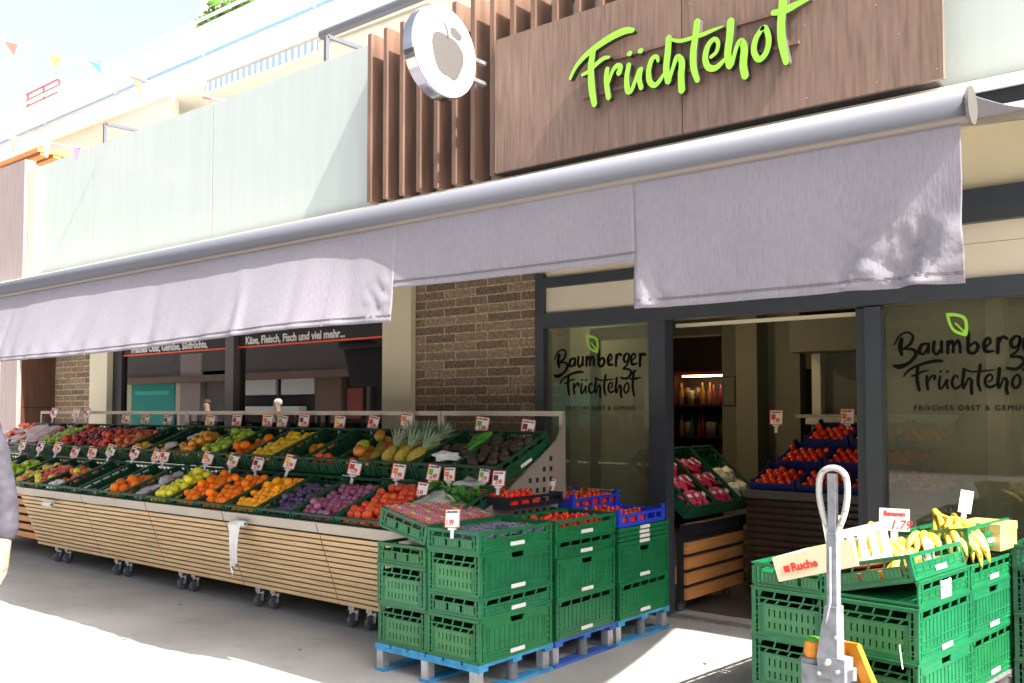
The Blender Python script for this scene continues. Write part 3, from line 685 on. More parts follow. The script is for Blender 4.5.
for i in range(n_):
    xa_ = p.x + (q.x - p.x) * i / n_; xb_ = p.x + (q.x - p.x) * (i + 1) / n_; z_ = (p.z + q.z) / 2
    b.box(xa_, xb_ - .0, 7.2, 7.21, z_ - .07 - .02 * (i % 2), z_ + .05)
b.obj('valance', M['stripe_aw'], sa)
MB().tube([(p.x, 7.26, (p.z + q.z) / 2 + .10), (q.x, 7.26, (p.z + q.z) / 2 + .10)], .045, 12).obj('roller', M['beige'], sa)
sa2 = thing('rolled_awning', 'rolled up plain awning with folding arms under the balcony', 'awning', (0, 0, 0))
p = on_y(322, 32, 7.2); q = on_y(425, -2, 7.2)
MB().tube([(p.x, 7.2, (p.z + q.z) / 2), (q.x, 7.2, (p.z + q.z) / 2)], .06, 12).obj('roller', M['silver'], sa2)
MB().bar((p.x, 7.3, p.z - .1), (q.x, 7.3, p.z - .12), .04).obj('arm', M['beige'], sa2)
# slatted timber ceiling at far end
sc = thing('timber_slat_ceiling', 'orange slatted timber ceiling under the far balcony', 'ceiling', (0, 0, 0))
for i in range(7): B(-19.5, -14.6, 6.35 + i * .19, 6.47 + i * .19, 5.45, 5.49).obj('slat', M['orange_wood'], sc)
B(-19.5, -14.6, 6.3, 7.7, 5.50, 5.56).obj('backing', M['orange_wood'], sc)
apart('stub_wall', M['offwhite'], -19.5, -13.3, 7.7, 7.9, 3.42, 6.45)

# balcony plants
def leafy(name, label, loc, r, n, m, group=None, ls=.05):
    t = thing(name, label, 'plant', loc, group=group); b = MB(); rr = random.Random(hash(loc) & 1023)
    for _ in range(n):
        v = Vector((rr.gauss(0, 1), rr.gauss(0, 1), rr.gauss(0, .7))); v = v.normalized() * r * rr.random() ** .5; v.z = abs(v.z) + .05
        e = Euler((rr.random() * 6, rr.random() * 6, rr.random() * 6)).to_matrix(); s_ = ls * rr.uniform(.6, 1.3)
        P = [v + e @ Vector(q) * s_ for q in ((0, -1, 0), (.5, 0, .1), (0, 1, 0), (-.5, 0, .1))]; b.add(P, [(0, 1, 2, 3)])
    b.obj('leaves', m, t); MB().lathe([(r * .35, -.16), (r * .5, .05), (r * .45, .05)], 12).obj('pot', M['gframe'], t)
for i, (u, v, r) in enumerate(((212, 22, .16), (232, 8, .26), (252, -2, .2))):
    p = on_y(u, v, BY + .35); leafy('balcony_plant', ['small bright green plant at the end of the balcony', 'bushy light green plant on the balcony', 'leafy plant on the balcony near the picture top'][i], (p.x, BY + .40, 7.42), r * 1.6, 170, M['fol'], ls=.09)

# far end of the street
far = thing('far_building', 'overexposed pale building with a dark red roof line at the street end', 'building', (0, 0, 0))
p = on_y(0, 80, 9.0)
B(-70, -30, 14, 26, 0, 11.9).obj('wall', M['white'], far)
B(-70.3, -29.7, 13.7, 26.3, 11.9, 12.0).obj('roof_edge', M['offwhite'], far)
M['redroof'] = mat('red_rail_paint', (.5, .06, .04), .6)
fr2 = thing('roof_terrace_railing', 'red painted roof terrace railing on the white block', 'railing', (0, 0, 0))
rp_, rq_ = on_y(26, 104, 9.1), on_y(58, 92, 9.1)
for z in (0, .14, .28): B(rp_.x, rq_.x, 9.09, 9.12, rp_.z - z + .20, rp_.z - z + .225).obj('rail', M['redroof'], fr2)
for x in (rp_.x, (rp_.x + rq_.x) / 2, rq_.x - .04): B(x, x + .04, 9.122, 9.15, rp_.z - .45, rp_.z + .22).obj('post', M['redroof'], fr2)

# opposite side of the street (seen in the glass)
op = thing('opposite_building', 'shop row across the street with teal window and white fascia', 'building', (0, 0, 0))
def opart(name, m, *a): return part(name, m, *a, parent=op)
M['tealw'] = mat('teal_shop_panel', (.01, .30, .25), .3)
opart('wall', M['gframe'], -60, 30, -12.6, -12.2, 2.9, 6)
opart('fascia', M['hpl'], -60, 30, -12.2, -11.8, 2.85, 3.15)
opart('wall', M['dark'], -60, 30, -12.6, -12.4, 0, 2.9)
M['opglow'] = mat('pale_teal_board', (.06, .5, .42), .5)
for i in range(12):
    x = -25 + i * 5.2
    opart('pier', M['cream'], x, x + .5, -12.4, -12.1, 0, 2.9)
    opart('shop_panel', M['tealw'] if i % 3 == 1 else M['gframe'], x + .7, x + 3.4, -12.4, -12.25, .6, 2.75)
    opart('shop_door', M['hpl'], x + 3.7, x + 4.7, -12.4, -12.2, 0, 2.4)

M['paleboard'] = mat('pale_board', (.62, .62, .60), .6); M['redboard'] = mat('dull_red_board', (.30, .06, .05), .6)
for n, m_, *a in (('cream_surround', 'cream', -47, -40.3, -12.4, -12.28, 0, 3.6), ('teal_window', 'tealw', -45.0, -41.0, -12.28, -12.2, .3, 3.1), ('teal_board', 'opglow', -44.6, -41.4, -12.2, -12.17, 2.3, 2.5),
    ('pier', 'mauve', -40.3, -38.6, -12.4, -12.1, 0, 4.2), ('door_blind', 'paleboard', -38.5, -35.6, -12.35, -12.2, 3.0, 3.35), ('shop_door', 'gframe', -38.3, -36.0, -12.35, -12.25, 0, 2.95), ('door_post', 'cream', -36.6, -36.4, -12.24, -12.18, 0, 2.95),
    ('pale_board', 'paleboard', -35.2, -33.0, -12.35, -12.2, 2.2, 2.9), ('pale_board', 'paleboard', -32.6, -30.4, -12.35, -12.2, 2.2, 2.9), ('pier', 'hpl', -30.2, -28.6, -12.4, -12.1, 0, 2.9), ('pale_counter', 'paleboard', -35.0, -31, -12.3, -11.9, 1.5, 1.7), ('window_post', 'gframe', -27.2, -27.0, -12.35, -12.2, 0, 2.9), ('window_post', 'gframe', -29.6 + 6, -23.4, -12.35, -12.2, 0, 2.9), ('red_board', 'redboard', -28.4, -27.5, -12.35, -12.25, 1.2, 2.4)):
    opart(n, M[m_], *a)
for i in range(14):
    x = -33.4 + i * 2.6; apart('wall_joint', M['offwhite'], x, x + .012, BY - .0035, BY - .0005, 6.46, 7.28)

part('display_back_panel', M['olive_pane'], -1.75, 3.8, 7.25, 7.30, .006, 2.1)
# ================================================================== LETTERING ON THE GLASS
def g1(x, y, w): p = on_y(545 + x / 7.19, 325 + y / 7.19, FY + .024); return (p.x, p.z, w * .00132)
BAUM = [[(68, 245, 7), (90, 198, 8), (125, 177, 9), (148, 198, 12), (138, 240, 13), (108, 266, 8)],
 [(100, 212, 18), (94, 262, 22), (100, 305, 12)],
 [(103, 270, 10), (148, 272, 14), (160, 302, 18), (132, 345, 15), (90, 368, 22), (64, 362, 12)],
 [(207, 240, 12), (186, 248, 16), (176, 285, 17), (194, 298, 12), (214, 258, 10)], [(216, 240, 14), (214, 292, 15)],
 [(240, 228, 15), (236, 280, 15), (250, 300, 13), (266, 272, 10)], [(271, 228, 14), (270, 290, 15)],
 [(298, 228, 15), (297, 295, 15)], [(299, 262, 9), (314, 226, 12), (321, 250, 13), (320, 290, 14)], [(323, 262, 9), (340, 224, 12), (349, 250, 13), (350, 292, 14)],
 [(386, 180, 15), (384, 240, 16), (386, 288, 16), (410, 294, 15), (426, 262, 16), (414, 236, 12), (392, 256, 9)],
 [(452, 268, 9), (478, 238, 11), (470, 211, 12), (452, 238, 16), (458, 284, 17), (490, 284, 10)],
 [(511, 212, 15), (508, 296, 15)], [(511, 250, 9), (528, 208, 13), (548, 216, 16)],
 [(602, 208, 10), (582, 206, 12), (564, 236, 16), (574, 266, 13), (596, 250, 9), (604, 210, 12), (592, 280, 11), (562, 314, 11), (600, 318, 14), (618, 346, 15), (586, 384, 14), (545, 378, 13)],
 [(618, 262, 9), (648, 228, 11), (638, 205, 12), (618, 232, 16), (626, 282, 17), (660, 276, 10)],
 [(682, 206, 15), (680, 296, 16)], [(682, 245, 9), (700, 208, 14), (720, 216, 16)]]
baum = [[g1(*q) for q in s] for s in BAUM]
FR = []
for nm, strokes in LET: FR += strokes
fx0 = min(q[0] for s in FR for q in s); fx1 = max(q[0] for s in FR for q in s)
fz0 = min(q[1] for s in FR for q in s); fz1 = max(q[1] for s in FR for q in s)
A0 = on_y(545 + 108 / 7.19, 325 + 525 / 7.19, FY + .024); A1 = on_y(545 + 692 / 7.19, 325 + 322 / 7.19, FY + .024)
def fmap(q): return (A0.x + (q[0] - fx0) / (fx1 - fx0) * (A1.x - A0.x), A0.z + (q[1] - fz0) / (fz1 - fz0) * (A1.z - A0.z), q[2] * (A1.x - A0.x) / (fx1 - fx0) * .92)
fr_small = [[fmap(q) for q in s] for s in FR]
LEAFP = [(345, 70), (385, 68), (440, 82), (462, 120), (458, 185), (425, 185), (385, 165), (360, 125)]
dx_r = on_y(880 + 70 / 5.26, 380, FY + .024).x - on_y(545 + 62 / 7.19, 380, FY + .024).x
dz_r = 0.0
cz = on_y(894, 355 / 5.26 * 0 + 300 + 355 / 5.26, FY + .024).z - on_y(554, 325 + 372 / 7.19, FY + .024).z
for side in (0, 1):
    dx = dx_r * side; dz = cz * side
    lab = ['black brush lettering Baumberger Früchtehof with green leaf on the narrow glass beside the doorway', 'black brush lettering Baumberger Früchtehof with green leaf on the wide glass above the bananas'][side]
    t = thing('glass_lettering', lab, 'lettering', (0, 0, 0), group='shop name on the glass')
    for nm, strokes in (('name_line', baum), ('shop_line', fr_small)):
        b = MB()
        for i, s in enumerate(strokes): brush(b, s, lambda x, z, d: (x + dx, FY + .024 + d, z + dz), .003, off=i * .00012)
        b.obj(nm, [M['glassprint'], M['glassprint']], t)
    lp = [on_y(880 + x / 5.26, 300 + y / 5.26, FY + .024) for x, y in LEAFP]
    if side == 0: lp = [Vector((p.x - dx_r, p.y, p.z - cz)) for p in lp]
    b = MB(); out = [(q.x, q.y) for q in catmull([(p.x, p.z, 0) for p in lp + [lp[0]]], 5)][:-1]
    c_ = (sum(q[0] for q in out) / len(out), sum(q[1] for q in out) / len(out)); n_ = len(out)
    inn = [(c_[0] + (q[0] - c_[0]) * .68, c_[1] + (q[1] - c_[1]) * .68) for q in out]
    y0 = FY + .0235
    vs = [(x, y0, z) for x, z in out] + [(x, y0, z) for x, z in inn] + [(x, y0 + .003, z) for x, z in out] + [(x, y0 + .003, z) for x, z in inn]
    fs = []
    for i in range(n_):
        j = (i + 1) % n_; fs += [(i, j, n_ + j, n_ + i), (2 * n_ + i, 3 * n_ + i, 3 * n_ + j, 2 * n_ + j), (i, 2 * n_ + i, 2 * n_ + j, j), (n_ + i, n_ + j, 3 * n_ + j, 3 * n_ + i)]
    b.add(vs, fs)
    b.bar((lp[4].x - .005, y0 + .001, lp[4].z + .01), ((lp[0].x * .55 + lp[4].x * .45), y0 + .001, lp[0].z * .55 + lp[4].z * .45), .010, .003, up=(0, 1, 0))
    b.obj('leaf_logo', M['lime'], t)
    me = text_mesh('slogan', "FRISCHES OBST & GEMÜSE", .045, M['glassprint'], .0008, align='CENTER', space=1.25)
    cx = (A0.x + A1.x) / 2 + dx; link(me, 'slogan', t, Matrix.Translation((cx, FY + .026, on_y(600, 410, FY).z + dz)) @ FACE)

# ================================================================== CRATES
PM = {}
def wall_mesh(kind, w, H, m):
    """one lattice wall of a folding crate, along local x, centred, outer face towards -y"""
    key = ('wall', kind, round(w, 3), round(H, 3), m.name)
    if key in PM: return PM[key]
    b = MB(); t = .004; o = .005; hw = w / 2
    big = H > .17
    b.box(-hw, hw, -o, t + .003, H - .018, H)                    # rim
    b.box(-hw, hw, -o, t, 0, .014)                               # foot band
    for s in (-1, 1): b.box(*sorted((s * hw, s * (hw - .022))), -o + .001, t, .014, H - .018); b.box(*sorted((s * (hw - .034), s * (hw - .044))), -.003, t, .014, H - .018)
    zo = H - .018 - (.030 if big else .026); zl = zo - .004
    for s in (-1, 1):
        for q in range(1, 6 if big else 3): b.box(*sorted((s * (hw - .0225), s * (hw - .0338))), -.003, t - .001, .014 + q * (H - .04) / (6 if big else 3), .014 + q * (H - .04) / (6 if big else 3) + .005)
    b.box(-hw - .001, hw + .001, -o - .003, -o, H - .007, H)
    # opening row with slanted bars
    nop = 4 if kind == 'end' else 5
    xi = hw - .046
    if kind == 'side2':
        for s in (-1, 1): b.box(*sorted((s * xi, s * .055)), -.003, t, zo - .001, H - .0182)
        for s in (-1, 1): b.bar((s * .052, 0, zo), (s * .060, 0, H - .018), .008, .006, up=(0, 1, 0))
        b.box(-xi * .93, xi * .93, -.0052, -.0032, zo - .012, zo - .007)
        for s in (-1, 1): b.box(*sorted((s * xi * .93, s * (xi * .93 - .005))), -.0051, -.0032, .04, zo - .0122)
    for i in range(nop + 1 if kind != 'side2' else 0):
        x = -xi + 2 * xi * i / nop
        wd = .012 if kind != 'end' else .008
        b.bar((x - .006, 0, zo), (x + .006, 0, H - .018), wd, .006, up=(0, 1, 0))
    b.box(-xi, xi, -.004, t, zl - .004, zo)
    if kind != 'end':
        if big:
            for i in range(14):
                x = -xi + 2 * xi * i / 13; b.box(x - .0022, x + .0022, -.0042, .0, .05, zl - .004)
            for z in (.05, .086): b.box(-xi, xi, -.0046, -.0005, z - .0025, z + .0025)
            b.box(-xi, xi, -.001, t - .001, .014, zl - .004)
            b.box(-xi * .98, xi * .98, -.0052, -.0008, .03, .036)
        else:
            b.box(-xi, xi, -.001, t - .001, .014, zl - .004); b.box(-xi, xi, -.0045, -.0005, .052, .056); b.box(-xi, xi, -.0045, -.0005, .030, .034)
            for i in range(8):
                x = -xi + 2 * xi * i / 7; b.box(x - .002, x + .002, -.004, 0, .034, zl - .004)
    else:
        if big:                                                  # slit panel, two short rows of narrow slits
            xp = xi - .012; zt, zb_ = zl - .030, .026; b.box(-xi, xi, -.003, t, .014, zb_)
            b.box(-xi, xi, -.004, t - .0005, zt, zt + .006)
            for i in range(5): xx = -xi + 2 * xi * (i + .5) / 5; b.bar((xx - .010, 0, zt + .006), (xx + .008, 0, zl - .004), .009, .005, up=(0, 1, 0))
            for s in (-1, 1): b.box(*sorted((s * xi, s * (xi - .006))), -.004, t - .001, zb_, zt); b.box(*sorted((s * xi, s * (xi - .022))), -.0015, t - .002, zb_, zt)
            b.mi = 1; n = 9; sw = 2 * (xi - .022) / n; hgt = zt - zb_
            for i in range(n): x = -(xi - .022) + sw * i; b.box(x, x + sw * .74, -.0022, t - .0015, zb_, zt)
            for f0, f1 in ((.0, .12), (.36, .56), (.84, 1.0)): b.box(-(xi - .022), xi - .022, -.0024, t - .0017, zb_ + hgt * f0, zb_ + hgt * f1)
            b.mi = 0
        else:
            b.box(-xi, xi, -.001, t, .014, .026)
            for i in range(3):
                x0 = -xi + 2 * xi * i / 3 + .010; x1 = x0 + 2 * xi / 3 - .020; b.mi = 1; b.box(x0, x1, -.003, t - .001, .026, zl - .004); b.mi = 0
                for j in range(4): xx = x0 + (x1 - x0) * (j + .5) / 4; b.box(xx - .002, xx + .002, -.0045, -.001, .028, zl - .006)
        for z in (.030, zl * .55): b.box(-hw + .02, -xi, -.0035, .0, z, z + .005); b.box(xi, hw - .02, -.0035, .0, z, z + .005)
    me = b.mesh('crate_wall', [m, M['gpanel'] if m.name.startswith('green') else m]); PM[key] = me; return me
def base_mesh(W_, L, m):
    key = ('base', round(W_, 3), round(L, 3), m.name)
    if key in PM: return PM[key]
    b = MB(); b.box(-W_ / 2 + .006, W_ / 2 - .006, -L / 2 + .006, L / 2 - .006, .002, .009)
    b.box(-W_ / 2 + .012, W_ / 2 - .012, -L / 2 + .012, L / 2 - .012, -.006, .002)
    me = b.mesh('crate_base', m); PM[key] = me; return me
LABEL_ME = B(-.062, .062, -.0075, -.0053, .018, .040).mesh('label_strip', M['label'])
ncr = 0
def crate(label, T, H=.13, Wd=.392, L=.592, m='green', name='folding_crate', cat='crate', group=None, strips=1):
    global ncr; ncr += 1; sk_ = 'side2' if H > .17 and ncr % 2 else 'side'
    t = thing(name, label, cat, T=T, group=group); mm = M[m]
    link(base_mesh(Wd, L, mm), 'base', t)
    Rz = lambda a: Matrix.Rotation(a, 4, 'Z')
    link(wall_mesh('end', Wd, H, mm), 'end_wall', t, Matrix.Translation((0, -L / 2 + .005, 0)))
    link(wall_mesh('end', Wd, H, mm), 'end_wall', t, Matrix.Translation((0, L / 2 - .005, 0)) @ Rz(math.pi))
    sd = link(wall_mesh(sk_, L, H, mm), 'side_wall', t, Matrix.Translation((Wd / 2 - .005, 0, 0)) @ Rz(math.pi / 2))
    link(wall_mesh('side', L, H, mm), 'side_wall', t, Matrix.Translation((-Wd / 2 + .005, 0, 0)) @ Rz(-math.pi / 2))
    if strips: link(LABEL_ME, 'label_strip', sd)
    for k in range(1, strips): link(LABEL_ME, 'label_strip', sd, Matrix.Translation((0, 0, .032 * k)))
    return t

# ================================================================== FRUIT
def sphere_me(name, m, prof, n=16, deform=0, seed=1):
    b = MB(); b.smooth = True; b.lathe(prof, n); me = b.mesh(name, m)
    return me
def round_prof(r, sq=1.0, dimple=.0, k=9, point=0):
    P = []
    for i in range(k + 1):
        a = math.pi * i / k; rr = max(.0008, math.sin(a) * r); z = -math.cos(a) * r * sq
        if i in (0, k): z *= (1 - dimple)
        elif i in (1, k - 1): z *= (1 - dimple * .2)
        if point and i == k: z += point * r
        P.append((rr, z + 0))
    return P
SK = {
 'orange': ball_mat('orange_peel', (.85, .16, .003), (.92, .24, .006), .5, spec=.3, bump=.35),
 'bigorange': ball_mat('deep_orange_peel', (.80, .14, .003), (.88, .22, .006), .5, spec=.3, bump=.35),
 'mandarin': ball_mat('mandarin_peel', (.92, .33, .006), (.95, .42, .01), .48, spec=.3, bump=.3),
 'lemon': ball_mat('lemon_peel', (.80, .50, .01), (.88, .62, .02), .4, bump=.3),
 'golden': ball_mat('golden_apple_skin', (.66, .62, .015), (.80, .72, .04), .3),
 'greenapple': ball_mat('green_apple_skin', (.30, .48, .02), (.46, .60, .05), .28),
 'pear': ball_mat('yellow_pear_skin', (.62, .55, .05), (.75, .42, .05), .4),
 'redapple': ball_mat('red_apple_skin', (.55, .02, .012), (.72, .20, .06), .25),
 'darkapple': ball_mat('dark_red_apple_skin', (.20, .008, .010), (.38, .03, .02), .25),
 'nectarine': ball_mat('nectarine_skin', (.50, .015, .008), (.72, .12, .02), .35),
 'peach': ball_mat('peach_skin', (.45, .05, .02), (.75, .30, .08), .55),
 'darkplum': ball_mat('dark_plum_skin', (.035, .018, .06), (.10, .065, .15), .42),
 'redplum': ball_mat('red_plum_skin', (.24, .03, .07), (.30, .12, .22), .40),
 'mango': ball_mat('mango_skin', (.58, .05, .02), (.32, .38, .03), .32, scale=1.2),
 'avocado': ball_mat('avocado_skin', (.020, .016, .010), (.05, .035, .02), .55, bump=.5),
 'kiwi': ball_mat('kiwi_skin', (.16, .10, .03), (.28, .24, .06), .8),
 'tomato': ball_mat('tomato_skin', (.68, .02, .008), (.80, .05, .012), .18),
 'persimmon': ball_mat('persimmon_skin', (.75, .26, .02), (.85, .40, .05), .3),
 'strawberry': ball_mat('strawberry_skin', (.68, .012, .01), (.85, .05, .02), .3, bump=.6),
}
def fr(name, key, prof, stem=None, n=16): 
    b = MB(); b.smooth = True; b.lathe(prof, n)
    mats = [SK[key]]
    if stem:
        mats.append(stem); b.mi = 1; zt = prof[-1][1]
        if stem is M['leaf']:
            for a in range(5):
                c, s_ = math.cos(a * 1.257), math.sin(a * 1.257); r = prof[4][0]
                b.add([(0, 0, zt + .002), (c * r * .5 - s_ * .003, s_ * r * .5 + c * .003, zt + .001), (c * r * .8, s_ * r * .8, zt - .001), (c * r * .5 + s_ * .003, s_ * r * .5 - c * .003, zt + .001)], [(0, 1, 2, 3)])
        else: b.tube([(0, 0, zt - .004), (.003, 0, zt + .010)], .0022, 5)
    return b.mesh(name, mats)
STEM = M['hair']
FM = {
 'orange': fr('orange', 'orange', round_prof(.0345, .96, .06)), 'bigorange': fr('orange', 'bigorange', round_prof(.046, .98, .06)),
 'mandarin': fr('mandarin', 'mandarin', round_prof(.033, .84, .15)), 'lemon': fr('lemon', 'lemon', round_prof(.030, 1.32, -.1)),
 'golden': fr('apple', 'golden', round_prof(.038, .92, .3), STEM), 'greenapple': fr('apple', 'greenapple', round_prof(.037, .92, .3), STEM),
 'pear': fr('pear', 'pear', [(.001, -.04), (.02, -.042), (.034, -.02), (.035, .0), (.026, .022), (.016, .04), (.010, .048), (.001, .05)], STEM),
 'redapple': fr('apple', 'redapple', round_prof(.038, .92, .3), STEM), 'darkapple': fr('apple', 'darkapple', round_prof(.037, .92, .3), STEM),
 'nectarine': fr('nectarine', 'nectarine', round_prof(.035, .95, .15)), 'peach': fr('peach', 'peach', round_prof(.036, .95, .2)),
 'darkplum': fr('plum', 'darkplum', round_prof(.024, 1.12, .05)), 'redplum': fr('plum', 'redplum', round_prof(.030, 1.0, .1)),
 'mango': fr('mango', 'mango', round_prof(.048, 1.30, .0)), 'avocado': fr('avocado', 'avocado', [(.001, -.042), (.022, -.038), (.034, -.018), (.035, .004), (.026, .030), (.015, .048), (.001, .054)]),
 'kiwi': fr('kiwi', 'kiwi', round_prof(.024, 1.3, .0)), 'tomato': fr('tomato', 'tomato', round_prof(.030, .85, .2), M['leaf']), 'persimmon': fr('persimmon', 'persimmon', round_prof(.036, .8, .1), M['leaf']),
 'cherrytomato': fr('cherry_tomato', 'tomato', round_prof(.015, .95, .1), M['leaf'], 10),
 'strawberry': fr('strawberry', 'strawberry', [(.001, -.020), (.008, -.014), (.014, 0), (.015, .010), (.010, .017), (.001, .018)], M['leaf'], 10),
}
FN = dict(orange='orange', bigorange='orange', mandarin='mandarin', lemon='lemon', golden='apple', greenapple='apple', pear='pear', redapple='apple', darkapple='apple', nectarine='nectarine', peach='peach', darkplum='plum', redplum='plum', mango='mango', avocado='avocado', kiwi='kiwi', tomato='tomato', persimmon='persimmon', cherrytomato='cherry_tomato', strawberry='strawberry')
FR_R = dict(orange=.0345, bigorange=.044, mandarin=.031, lemon=.031, golden=.038, greenapple=.037, pear=.036, redapple=.038, darkapple=.037, nectarine=.035, peach=.036, darkplum=.024, redplum=.030, mango=.052, avocado=.037, kiwi=.026, tomato=.030, persimmon=.035, cherrytomato=.0155, strawberry=.0155)
def put(key, T, label, group, sc=1):
    r = random
    o = link(FM[key], FN[key], None, T @ Euler((r.uniform(-.9, .9) if key not in ('pear', 'lemon', 'avocado', 'mango', 'kiwi') else r.uniform(1.1, 1.9), r.uniform(-.9, .9), r.random() * 6.28)).to_matrix().to_4x4() @ Matrix.Scale(sc * r.uniform(.88, 1.10), 4))
    return tag(o, label, FN[key].replace('_', ' '), group)
def heap(T, key, label, group, Wi, y0, y1, z0=.03, n2=.75, n3=.0, mix=None, drop=0):
    """fruit laid in a crate: T crate matrix, inner width, y range along the crate; n2, n3 shares of the second and third layer"""
    r = FR_R[key]; nx = max(1, int(Wi / (2 * r))); px_ = Wi / nx; py_ = r * 1.82
    ny = max(1, int((y1 - y0) / py_))
    for layer, share in ((0, 1), (1, n2), (2, n3)):
        if share <= 0: continue
        for j in range(ny - layer):
            off = .5 if (j + layer) % 2 else 0
            for i in range(nx - (1 if off else 0)):
                if random.random() > share * (1 - drop): continue
                x = -Wi / 2 + px_ * (i + .5 + off) + random.uniform(-.15, .15) * r; y = y0 + py_ * (j + .5 + .5 * layer) + random.uniform(-.15, .15) * r
                z = z0 + r + layer * r * 1.35 + random.uniform(-.1, .15) * r
                k2 = key if not mix or random.random() > mix[1] else mix[0]
                put(k2, T @ Matrix.Translation((x, y, z)), label, group)

# crumpled film bag, paper ball
def blob(name, label, cat, T, size, m, seed, amp=.28, group=None, sub=3):
    bm = bmesh.new(); bmesh.ops.create_icosphere(bm, subdivisions=sub, radius=1); rr = random.Random(seed)
    dirs = [(Vector((rr.gauss(0, 1), rr.gauss(0, 1), rr.gauss(0, 1))).normalized(), rr.uniform(.5, 1) * amp, rr.uniform(3, 8)) for _ in range(9)]
    for v in bm.verts:
        n = v.co.normalized(); k_ = 1 + sum(a * math.sin(f * n.dot(d) + i) for i, (d, a, f) in enumerate(dirs)) * .33
        v.co = Vector((n.x * size[0] * k_, n.y * size[1] * k_, n.z * size[2] * k_))
    me = bpy.data.meshes.new(name); bm.to_mesh(me); bm.free(); me.materials.append(m)
    return tag(link(me, name, None, T), label, cat, group)

# ================================================================== PRICE TAGS
pat = [mat('tag_picture_' + n, c, .6) for n, c in dict(red=(.6, .04, .02), orange=(.75, .25, .02), green=(.15, .4, .03), dark=(.12, .02, .05), yellow=(.8, .55, .03)).items()]
card_me = B(-.040, .040, 0, .002, 0, .098).mesh('card', M['card'])
bb = MB()
for a in ((-.040, .040, .092, .098), (-.040, .040, 0, .004), (-.040, -.0365, .004, .092), (.0365, .040, .004, .092)): bb.box(a[0], a[1], -.0012, -.0002, a[2], a[3])
bord_me = bb.mesh('border', M['redp'])
hold = MB().box(-.009, .009, .0022, .005, -.055, .02); hold.box(-.02, .02, -.004, .010, -.012, .0); hold_me = hold.mesh('holder', M['label'])
title = []
for s_ in range(3):
    b = MB(); rr = random.Random(s_); x = -.032
    while x < .026: w = rr.uniform(.003, .007); b.box(x, x + w, -.0012, -.0003, .076, .076 + rr.choice((.008, .011))); x += w + .0018
    title.append(b.mesh('title_line', M['dkprint']))
prices = {s_: text_mesh('price', s_, .040, M['redp'], .0006, bold=.0012) for s_ in ("1.99", "2.49", "3.99", "-.79")}
for me in prices.values():
    me.transform(Matrix.Scale(.62, 4, (1, 0, 0)))
pics = [B(-.032, -.004, -.0012, -.0003, .034, .068).mesh('picture', m) for m in pat]
tagn = 0
def price_tag(label, P, rz=0, lean=.18, roll=0, sc=1, price=None, pic=True, holder=True, group='price tags on the fruit stand'):
    global tagn; tagn += 1; r = random
    T = Matrix.Translation(P) @ Matrix.Rotation(rz, 4, 'Z') @ Matrix.Rotation(-lean, 4, 'X') @ Matrix.Rotation(roll, 4, 'Y') @ Matrix.Scale(sc, 4) @ Matrix.Scale(1.12, 4, (1, 0, 0))
    t = thing('price_tag', label, 'price tag', T=T, group=group)
    link(card_me, 'card', t); link(bord_me, 'border', t); link(title[tagn % 3], 'title_line', t)
    if holder: link(hold_me, 'holder', t)
    if pic: link(pics[tagn % 5], 'picture', t)
    link(prices[price or list(prices)[tagn % 4]], 'price', t, Matrix.Translation((-.034 if not pic else -.020, -.0008, .014)) @ FACE)
    return t

# ================================================================== THE FRUIT STAND
st = thing('fruit_stand', 'long two tier rolling fruit stand with pale horizontal slats', 'fruit stand', (0, 0, 0))
joints = [-3.80, -4.89, -5.97, -7.05, -8.13, -9.40]
wood = M['pine']
def slant(z): return 4.14 - (z - .20) / .56 * .20         # y of the slanting front at height z
for k in range(len(joints) - 1):
    x1, x0 = joints[k] - .006, joints[k + 1] + .006
    b = MB(); nsl = 13
    for i in range(nsl):
        za = .20 + (.692 - .20) * i / nsl; zb = za + (.492 / nsl) * .72
        b.prism([(slant(za), za), (slant(zb), zb), (slant(zb) + .02, zb), (slant(za) + .02, za)], lambda p: (x0, p[0], p[1]), lambda p: (x1, p[0], p[1]))
    b.obj('front_slats', wood, st)
    b = MB(); b.prism([(slant(.20) + .022, .20), (slant(.68) + .022, .68), (slant(.68) + .04, .68), (slant(.20) + .04, .20)], lambda p: (x0 + .002, p[0], p[1]), lambda p: (x1 - .002, p[0], p[1])); b.obj('front_backing', M['black'], st)
    b = MB(); b.prism([(slant(.70) - .006, .697), (slant(.765) - .006, .765), (slant(.765) + .02, .765), (slant(.70) + .02, .697)], lambda p: (x0, p[0], p[1]), lambda p: (x1, p[0], p[1])); b.obj('front_board', M['beige'], st)
    # body behind
    B(x0 + .01, x1 - .01, 4.20, 5.10, .24, .28).obj('bottom_tray', M['steel'], st)
    cst = []
    for x in (x1 - .10, x0 + .10) if k == 0 else (x0 + .10,):
        pass
# rear rails
rj = [-3.76, -4.915, -8.44, -11.7]
for a, b_ in zip(rj, rj[1:]):
    B(b_ + .004, a - .004, 5.15, 5.18, 1.465, 1.50).obj('rail', M['steel'], st)
    for x in (b_ + .004, a - .034): B(x, x + .03, 5.15, 5.18, .9, 1.464).obj('rail_post', M['steel'], st)
# perforated end plate
b = MB(); b.prism([(4.18, .30), (5.18, .30), (5.18, 1.46), (5.08, 1.30), (4.45, .93), (3.99, .76)], lambda p: (-3.775, p[0], p[1]), lambda p: (-3.760, p[0], p[1])); b.obj('end_plate', M['steel'], st)
b = MB()
for i in range(6):
    for j in range(9):
        y = 4.62 + i * .075; z = .62 + j * .068
        if z < .93 + (y - 4.45) * .62 - .09: b.box(-3.7598, -3.7588, y, y + .032, z, z + .032)
b.obj('perforation', M['perf'], st)
